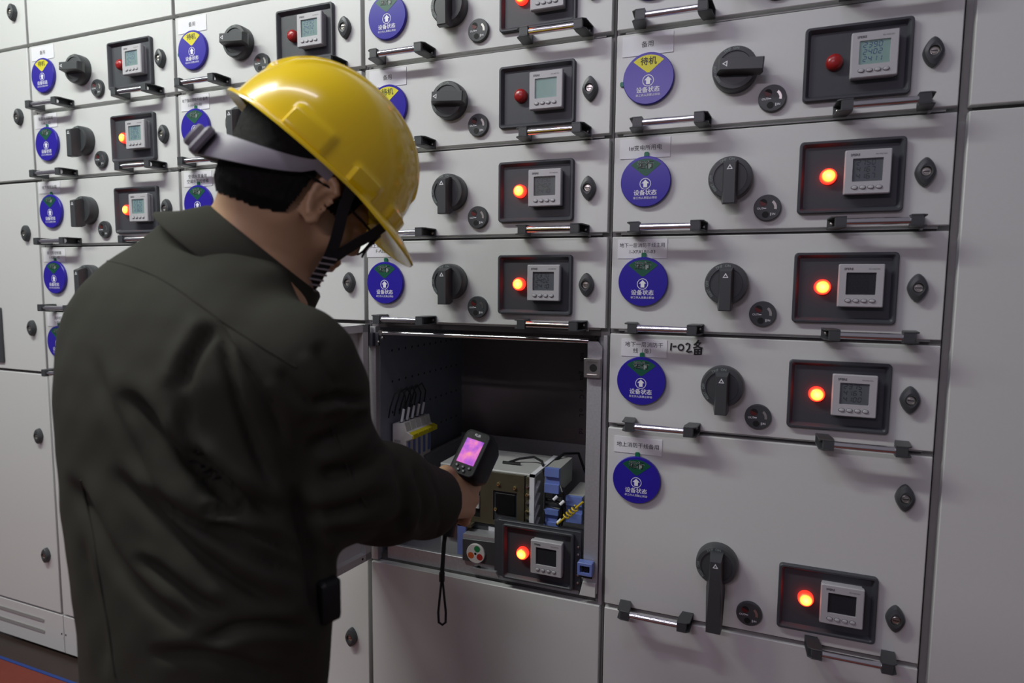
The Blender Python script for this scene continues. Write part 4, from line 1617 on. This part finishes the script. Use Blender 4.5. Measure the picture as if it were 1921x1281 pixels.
for pts, wpx, dep, rg, soft in CREASES:
    n = normals(JV, JFc)
    px = to_px(JV)
    face = np.einsum('ij,ij->i', n, CAM_POS - JV) / np.linalg.norm(CAM_POS - JV, axis=1)
    near = np.clip((face - 0.02) / 0.25, 0, 1)
    ln = smooth_line(pts)
    d, sd, t = seg_dist(px, ln)
    tap = np.clip(np.minimum(t, 1 - t) / 0.22, 0, 1) if soft else np.ones(len(t))
    tap = tap * tap * (3 - 2 * tap)
    dep *= 1.05
    disp = -dep * np.exp(-(d / wpx) ** 2)
    if rg:
        o2 = d * sd * rg
        disp += 0.45 * dep * np.exp(-((o2 - 2.1 * wpx) / (1.4 * wpx)) ** 2)
    JV = JV + n * (disp * tap * near)[:, None]
# soft overall unevenness of the cloth
n = normals(JV, JFc)
un = sum(0.35 * a * np.sin(JV @ np.array(k) + ph) for a, k, ph in ((.0016, (38, 21, 30), 0), (.0012, (-25, 52, 41), 1.3), (.0010, (70, -44, 55), 2.1), (.0008, (95, 60, -80), .4)))
JV = JV + n * un[:, None]
jacket = link('jacket', np_mesh('jacket', JV, JFc, 'cloth', BASE), person)
jacket['label'] = 'dark olive work jacket'

# sewn seams lie on the cloth as fine raised beads
SN = normals(JV, JFc)
SPX = to_px(JV)
SF = np.einsum('ij,ij->i', SN, CAM_POS - JV) > 0.02
sv, sp, sn2 = JV[SF], SPX[SF], SN[SF]
for nm, pts in (('yoke_seam', [(200, 488), (250, 500), (300, 520), (350, 553), (404, 594), (440, 618), (480, 644), (520, 668), (556, 690)]),
                ('sleeve_seam', [(408, 600), (440, 645), (470, 690), (500, 735), (530, 785), (552, 840)]),
                ('pocket_seam', [(622, 800), (634, 835), (648, 870), (664, 905), (690, 952)]),
                ('side_seam', [(152, 900), (166, 960), (180, 1030), (190, 1100), (205, 1180), (216, 1270)])):
    line = []
    for q in smooth_line(pts, 6):
        d2 = ((sp - q) ** 2).sum(1)
        k = np.argsort(d2)[:6]
        wq = 1 / (d2[k] + 1.0)
        line.append(((sv[k] + sn2[k] * 0.0003) * wq[:, None]).sum(0) / wq.sum() - BASE)
    line = np.array(line)
    for _ in range(4):
        line[1:-1] = (line[:-2] + 2 * line[1:-1] + line[2:]) / 4
    b = MB().use('cloth')
    b.tube(line.tolist(), 0.0013, 6)
    b.build(nm, jacket, angle=80)

# collar folded over round the neck
CC = P(478, 465, 0.925) + hf * 0.014
cl = MB().use('cloth')
cl.X = Matrix.Translation(Vector(-BASE))
nseg = 56
def cring(rf, rr_, du, df=0.0):
    o = []
    for i in range(nseg):
        t = 2 * PI * i / nseg
        wv = 1 + 0.015 * math.sin(3 * t + 1)
        o.append(tuple(CC + hf * (rf * 1.12 * math.cos(t) * wv + df) + hr * (rr_ * math.sin(t) * wv) + hu * du))
    return o
cl.loft([cring(0.076, 0.074, -0.030), cring(0.082, 0.079, 0.004), cring(0.085, 0.083, 0.008), cring(0.089, 0.087, 0.004),
         cring(0.101, 0.103, -0.024, -0.006), cring(0.115, 0.119, -0.046, -0.012), cring(0.1145, 0.1185, -0.0495, -0.012), cring(0.104, 0.105, -0.044, -0.008)], False, False)
cl.build('collar', jacket, angle=60)

# trousers and boots
TF = Field([axis(-0.86, 0.05, 0.012), axis(-1.0, -0.35, 0.012), axis(0.03, 0.95, 0.012)])
hz = HIP[2]
TF.tower([(z, HIP[0], HIP[1], 0.165, 0.110, YAW) for z in (hz - 0.10, hz, hz + 0.10)], 0.0)
for (h0, k0, f0) in ((HIP_L, KNEE_L, FOOT_L), (HIP_R, KNEE_R, FOOT_R)):
    TF.capsule(h0, k0, 0.098, 0.076, 0.04)
    TF.capsule(k0, f0 + np.array([0, 0, 0.0]), 0.076, 0.064, 0.02, cut=(f0 - np.array([0, 0, 0.02]), np.array([0, 0, -1.0])))
TV, TFc = TF.surface()
link('trousers', np_mesh('trousers', TV, TFc, 'cloth2', BASE), person)['label'] = 'dark work trousers'
for f0 in (FOOT_L, FOOT_R):
    GF = Field([axis(f0[0] - 0.14, f0[0] + 0.16, 0.007), axis(f0[1] - 0.15, f0[1] + 0.27, 0.007), axis(-0.01, 0.17, 0.007)])
    GF.capsule(f0 + np.array([0, -0.01, 0.03]), f0 + np.array([0, -0.015, -0.03]), 0.056, 0.054, 0.0)
    GF.capsule(f0 - FWD * 0.03 + np.array([0, 0, -0.040]), f0 + FWD * 0.165 + np.array([0, 0, -0.042]), 0.048, 0.046, 0.03)
    s, g = GF.sl([-9, -9, -9], [9, 9, 9])
    GF.f = np.maximum(GF.f, 0.0068 - g[..., 2])
    gv, gf = GF.surface()
    link('boot', np_mesh('boot', gv, gf, 'boot', BASE), person)['label'] = 'black boot'
# pouch at the hip with a press stud
pc = P(606, 1122, 0.80)
b = MB().use('black')
b.X = Matrix.Translation(Vector(pc - BASE)) @ Matrix(((LAT[0], FWD[0], 0), (LAT[1], FWD[1], 0), (0, 0, 1))).to_4x4()
b.prism(rrect(-0.016, 0.016, -0.030, 0.026, 0.007, 4), 'y', 0.018, -0.010, 0.004)
pu = b.build('belt_pouch', person)
b.use('steel')
b2 = MB().use('steel')
b2.X = b.X
b2.lathe([(0.006, -0.0115), (0.006, -0.0135), (0.003, -0.0150), (0.0001, -0.0152)], 0.0, -0.028, 16)
b2.build('press_stud', pu)['label'] = 'steel press stud'

# --- hard hat
hat = thing('hard_hat', 'yellow hard hat with grey headband and black chin strap, worn by the worker', 'helmet', tuple(HC))
HATM = Matrix(((hf[0], hr[0], hu[0]), (hf[1], hr[1], hu[1]), (hf[2], hr[2], hu[2]))).to_4x4()
sh = MB().use('helmet')
sh.X = HATM
NT, NP = 168, 46
AF, AR, HH = 0.139, 0.112, 0.136


def sstep(x, a, b):
    t = min(1.0, max(0.0, (x - a) / (b - a)))
    return t * t * (3 - 2 * t)


def box_bump(x, a, b, e):
    return sstep(x, a - e, a) * (1 - sstep(x, b, b + e))


def shell_pt(t, p, off=0.0):
    """t round the rim (0 = front), p from 0 at the rim to 1 at the crown"""
    ph = p * PI / 2
    cs, sn = math.cos(ph) ** 0.88, math.sin(ph) ** 0.93
    x, y, z = AF * cs * math.cos(t), AR * cs * math.sin(t), HH * sn
    nrm = Vector((x / AF ** 2, y / AR ** 2, z / HH ** 2)).normalized()
    o = off
    if off == 0.0:
        if z > 0.02:                                         # raised rib over the crown, and two slimmer ones beside it
            o += 0.0045 * box_bump(abs(y), -1, 0.016, 0.003) * sstep(z, 0.045, 0.060)
            o += 0.0028 * box_bump(abs(y), 0.030, 0.040, 0.003) * sstep(z, 0.060, 0.080)
        for (xa, xb, zt) in ((-0.070, -0.012, 0.030), (0.028, 0.072, 0.025)):     # bosses above the rim on both sides
            if abs(y) > 0.04:
                o += 0.0055 * box_bump(x, xa, xb, 0.0025) * (1 - sstep(z, zt, zt + 0.0025))
        if x > 0.05 and abs(y) < 0.085 and abs(y) > 0.028:   # block above the visor
            o += 0.008 * (1 - sstep(z, 0.020, 0.0225)) * box_bump(abs(y), 0.030, 0.078, 0.0025)
    return Vector((x, y, z)) + nrm * o


def brim_pt(t, s, dz=0.0):
    c = math.cos(t)
    front = sstep(c, 0.30, 0.98)
    ext = 0.0095 + 0.046 * front
    x, y = AF * math.cos(t), AR * math.sin(t)
    n2 = Vector((math.cos(t) / AF, math.sin(t) / AR)).normalized()
    drop = -0.0035 * s - front * 0.016 * s * s
    return Vector((x + n2.x * ext * s, y + n2.y * ext * s, drop + dz))


loops = []
ts = [2 * PI * i / NT for i in range(NT)]
for j in range(NP):
    p = 1 - j / (NP - 1)
    p = min(p, 0.9985)
    loops.append([tuple(shell_pt(t, p)) for t in ts])
loops.append([tuple(brim_pt(t, 0.45)) for t in ts])
loops.append([tuple(brim_pt(t, 0.93)) for t in ts])
loops.append([tuple(brim_pt(t, 1.0, -0.0012)) for t in ts])
loops.append([tuple(brim_pt(t, 0.99, -0.0046)) for t in ts])
loops.append([tuple(brim_pt(t, 0.90, -0.0042)) for t in ts])
loops.append([tuple(brim_pt(t, 0.0, -0.0030)) for t in ts])
for j in range(14):
    p = min(0.998, j / 13)
    loops.append([tuple(shell_pt(t, p, -0.0035)) for t in ts])
sh.loft(loops, True, True)
sh.build('shell', hat, angle=40)
# headband: passes round the back of the head, lower at the nape
bd2 = MB().use('band')
bd2.X = HATM
lo2 = []
for i in range(41):
    a = R(80 + 200 * i / 40)
    back = max(0.0, -math.cos(a))
    cx, cy = 0.118 * math.cos(a) - 0.006, 0.092 * math.sin(a)
    zc = -0.008 - 0.072 * back ** 0.72
    hh = 0.010 + 0.010 * back
    nx, ny = unit((math.cos(a) / 0.118, math.sin(a) / 0.092))
    lo2.append([(cx + nx * u, cy + ny * u, zc + v) for (u, v) in ((-0.0015, hh), (0.0015, hh), (0.0028, 0.5 * hh), (0.0028, -0.5 * hh), (0.0015, -hh), (-0.0015, -hh))])
bd2.loft(lo2)
band = bd2.build('headband', hat, angle=30)
band['label'] = 'grey plastic headband'
kb = MB().use('band')
kb.X = HATM @ Matrix.Translation((-0.125, 0, -0.081)) @ Matrix.Rotation(R(-90), 4, 'Z')
kb.prism(rrect(-0.045, 0.045, -0.021, 0.021, 0.008, 4), 'y', 0.003, -0.009, 0.003)
kb.lathe([(0.016, -0.008), (0.017, -0.018), (0.015, -0.021), (0.0001, -0.022)], 0, 0, 28)
kb.build('ratchet_knob', hat, angle=30)
cs = MB().use('strap')
cs.X = HATM
for s in (-1, 1):
    for pts in ([(0.040, 0.100, 0.004), (0.052, 0.088, -0.030), (0.074, 0.074, -0.066), (0.088, 0.056, -0.100), (0.098, 0.028, -0.142), (0.100, 0.0, -0.156)],
                [(0.112, 0.078, 0.000), (0.108, 0.074, -0.026), (0.098, 0.066, -0.056), (0.089, 0.058, -0.096)]):
        P3 = [Vector((a, s * c, d)) for a, c, d in pts]
        fine_p = []
        for a, c in zip(P3[:-1], P3[1:]):
            fine_p += [a.lerp(c, k / 4) for k in range(4)]
        fine_p.append(P3[-1])
        for _ in range(3):
            fine_p = [fine_p[0]] + [(fine_p[i - 1] + 2 * fine_p[i] + fine_p[i + 1]) / 4 for i in range(1, len(fine_p) - 1)] + [fine_p[-1]]
        ll = []
        for i, p in enumerate(fine_p):
            tg2 = (fine_p[min(i + 1, len(fine_p) - 1)] - fine_p[max(i - 1, 0)]).normalized()
            out = Vector((p.x * 0.3, p.y, p.z * 0.3 + (-0.06 if p.z < -0.12 else 0)))
            out = (out - tg2 * out.dot(tg2)).normalized()
            wd = tg2.cross(out)
            ll.append([tuple(p + wd * a * 0.0078 + out * c) for a, c in ((-1, 0), (1, 0), (1, 0.002), (-1, 0.002))])
        cs.loft(ll)
cs.build('chin_strap', hat, angle=30)['label'] = 'black webbing chin strap'
bk = MB().use('buckle')
bk.X = HATM
for i in range(7):
    t = i / 6
    c = Vector((0.086, 0.060, -0.092)).lerp(Vector((0.099, 0.027, -0.144)), t)
    o2 = Vector((0.25, 0.80, -0.45)).normalized() * 0.003
    tg2 = Vector((0.42, -0.58, -0.70)).normalized()
    wd = tg2.cross(o2).normalized()
    bk.tube([c + o2 - wd * 0.010, c + o2 + wd * 0.010], 0.0016, 6)
bk.build('strap_adjuster', hat)['label'] = 'grey ribbed strap adjuster'

# --- glasses
gl = thing('glasses', 'black framed glasses on the worker\'s face under the helmet visor', 'glasses', tuple(HC))
fr = MB().use('black')
fr.X = HATM
ln2 = MB().use('glass')
ln2.X = HATM
for s in (-1, 1):
    ringp = []
    for i in range(25):
        t = 2 * PI * i / 24
        ca, sa2 = math.cos(t), math.sin(t)
        k = 1 / (abs(ca) ** 3 + abs(sa2) ** 3) ** (1 / 3)
        yy = s * 0.034 + 0.027 * ca * k
        ringp.append((0.128 - 0.16 * (yy / 0.065) ** 2 * 0.08, yy, -0.040 + 0.020 * sa2 * k))
    fr.tube(ringp, 0.0017, 8)
    ln2.add(ringp[:-1], [tuple(range(24))])
    fr.tube([(0.117, s * 0.062, -0.028), (0.085, s * 0.083, -0.026), (0.02, s * 0.088, -0.022), (-0.012, s * 0.087, -0.030)], 0.0020, 8)
fr.tube([(0.128, -0.0075, -0.034), (0.131, 0, -0.031), (0.128, 0.0075, -0.034)], 0.0017, 8)
fr.build('frame', gl)
ln2.build('lens', gl)['label'] = 'clear lens'

# ------------------------------------------------------------------ thermal camera in the hand
TCc = P(882.5, 847.5, 1.150)
tr = unit(CR * 32 + CD * 8 - CF * 16)
tu = unit(CR * 20 - CD * 41 + CF * 19.5)
tu = unit(tu - tr * (tu @ tr))
tn = np.cross(tr, tu)
if tn @ CF > 0:
    tn = -tn                                # the screen's normal, towards the worker
tc = thing('thermal_camera', 'black pistol-grip thermal camera with glowing purple screen in the worker\'s hand', 'thermal camera', tuple(TCc))
# local: x = right on the screen, z = up on the screen, y = away from the viewer
TM = Matrix(((tr[0], -tn[0], tu[0]), (tr[1], -tn[1], tu[1]), (tr[2], -tn[2], tu[2]))).to_4x4()
hd2 = MB().use('black')
hd2.X = TM


def hl(x, z0, z1, y, r, dxx=0.0):
    return [(q[0] + dxx, y, q[1]) for q in rrect(-x, x, z0, z1, r, 5)]


hd2.loft([hl(0.0245, -0.044, 0.0395, -0.0005, 0.009), hl(0.0272, -0.047, 0.0425, 0.003, 0.011), hl(0.0300, -0.049, 0.0440, 0.016, 0.013),
          hl(0.0310, -0.048, 0.0420, 0.036, 0.014), hl(0.0280, -0.040, 0.0360, 0.058, 0.014), hl(0.0230, -0.028, 0.0300, 0.066, 0.012)], True, False)
hd2.loft([hl(0.0230, -0.028, 0.0300, 0.066, 0.012), hl(0.0190, -0.022, 0.0250, 0.067, 0.011), hl(0.0185, -0.0215, 0.0245, 0.060, 0.011)], False, True)
hd2.use('dgrey')
hd2.loft([hl(0.0249, -0.0444, 0.0399, -0.0003, 0.009), hl(0.0238, -0.0434, 0.0389, -0.0012, 0.009), hl(0.0228, -0.0424, 0.0379, -0.0004, 0.009)], False, False)
hd2.use('white')
hd2.text('FLIR', 0, 0.0325, -0.0007, 0.0068, 0.01)
hd2.build('housing', tc, angle=40)
s = MB().use('thermal')
s.X = TM
s.box(-0.0178, 0.0178, -0.0006, -0.0014, -0.0235, 0.0235)
ts_ = s.build('screen', tc, smooth=False)
ts_['label'] = 'glowing purple and orange thermal screen'
for (x, z, r) in ((-0.013, -0.0300, 0.0034), (0.0, -0.0305, 0.0034), (0.013, -0.0300, 0.0034), (-0.0065, -0.0372, 0.0030), (0.0045, -0.0375, 0.0034)):
    bt = MB().use('dgrey2')
    bt.X = TM
    bt.lathe([(r, -0.0004), (r, -0.0018), (r * 0.7, -0.0026), (0.0001, -0.0027)], x, z, 14)
    bt.use('silver')
    bt.disc(x, z + 0.0002, 0.0011, -0.0029, 8)
    bt.build('push_button', tc)
# grip: oval bar through the fist, leaning with the device
gp = MB().use('black')
lp3 = []
A0 = Vector(H_TOP - hax * 0.022 - TCc)
A1 = Vector(H_BOT - TCc)
for i in range(9):
    t = i / 8
    c = A0.lerp(A1, t) + Vector(hfw) * 0.004
    q = 1.0 - 0.12 * math.sin(t * PI) + (0.10 if t > 0.9 else 0)
    lp3.append([tuple(c + Vector(hfw) * (0.0185 * q * math.cos(2 * PI * k / 20)) + Vector(hlf) * (0.0140 * q * math.sin(2 * PI * k / 20))) for k in range(20)])
gp.loft(lp3)
gp.build('grip', tc, angle=50)
tg3 = MB().use('red')
c = Vector(H_TOP - TCc) + Vector(hfw) * 0.030 - Vector(hax) * 0.014
tg3.tube([c - Vector(hax) * 0.010 + Vector(hfw) * 0.004, c, c + Vector(hax) * 0.014 + Vector(hfw) * 0.003], 0.0055, 10)
tg3.build('trigger', tc)['label'] = 'dark red trigger'
ly = MB().use('strap')
l0 = Vector(H_BOT - TCc)
l1 = Vector(P(829, 1080, 1.135) - TCc)
lb = Vector(P(829, 1172, 1.130) - TCc)
rt = Vector(CR)
ly.tube([l0 - Vector(hax) * 0.006, l0.lerp(l1, 0.2), l0.lerp(l1, 0.6), l1], 0.0040, 8)
ly.tube([l1 - Vector((0, 0, 0.006)) * -1, l1, l1 - Vector((0, 0, 0.010))], 0.0052, 8)
lpts = [l1.lerp(lb, 0.02), l1.lerp(lb, 0.35) - rt * 0.003, l1.lerp(lb, 0.75) - rt * 0.0065, l1.lerp(lb, 0.95) - rt * 0.0055, lb + rt * 0.001, l1.lerp(lb, 0.95) + rt * 0.0065, l1.lerp(lb, 0.75) + rt * 0.0070, l1.lerp(lb, 0.35) + rt * 0.0035, l1.lerp(lb, 0.04) + rt * 0.0008]
ly.tube(lpts, 0.0022, 8)
ly.build('wrist_lanyard', tc)['label'] = 'black wrist lanyard'
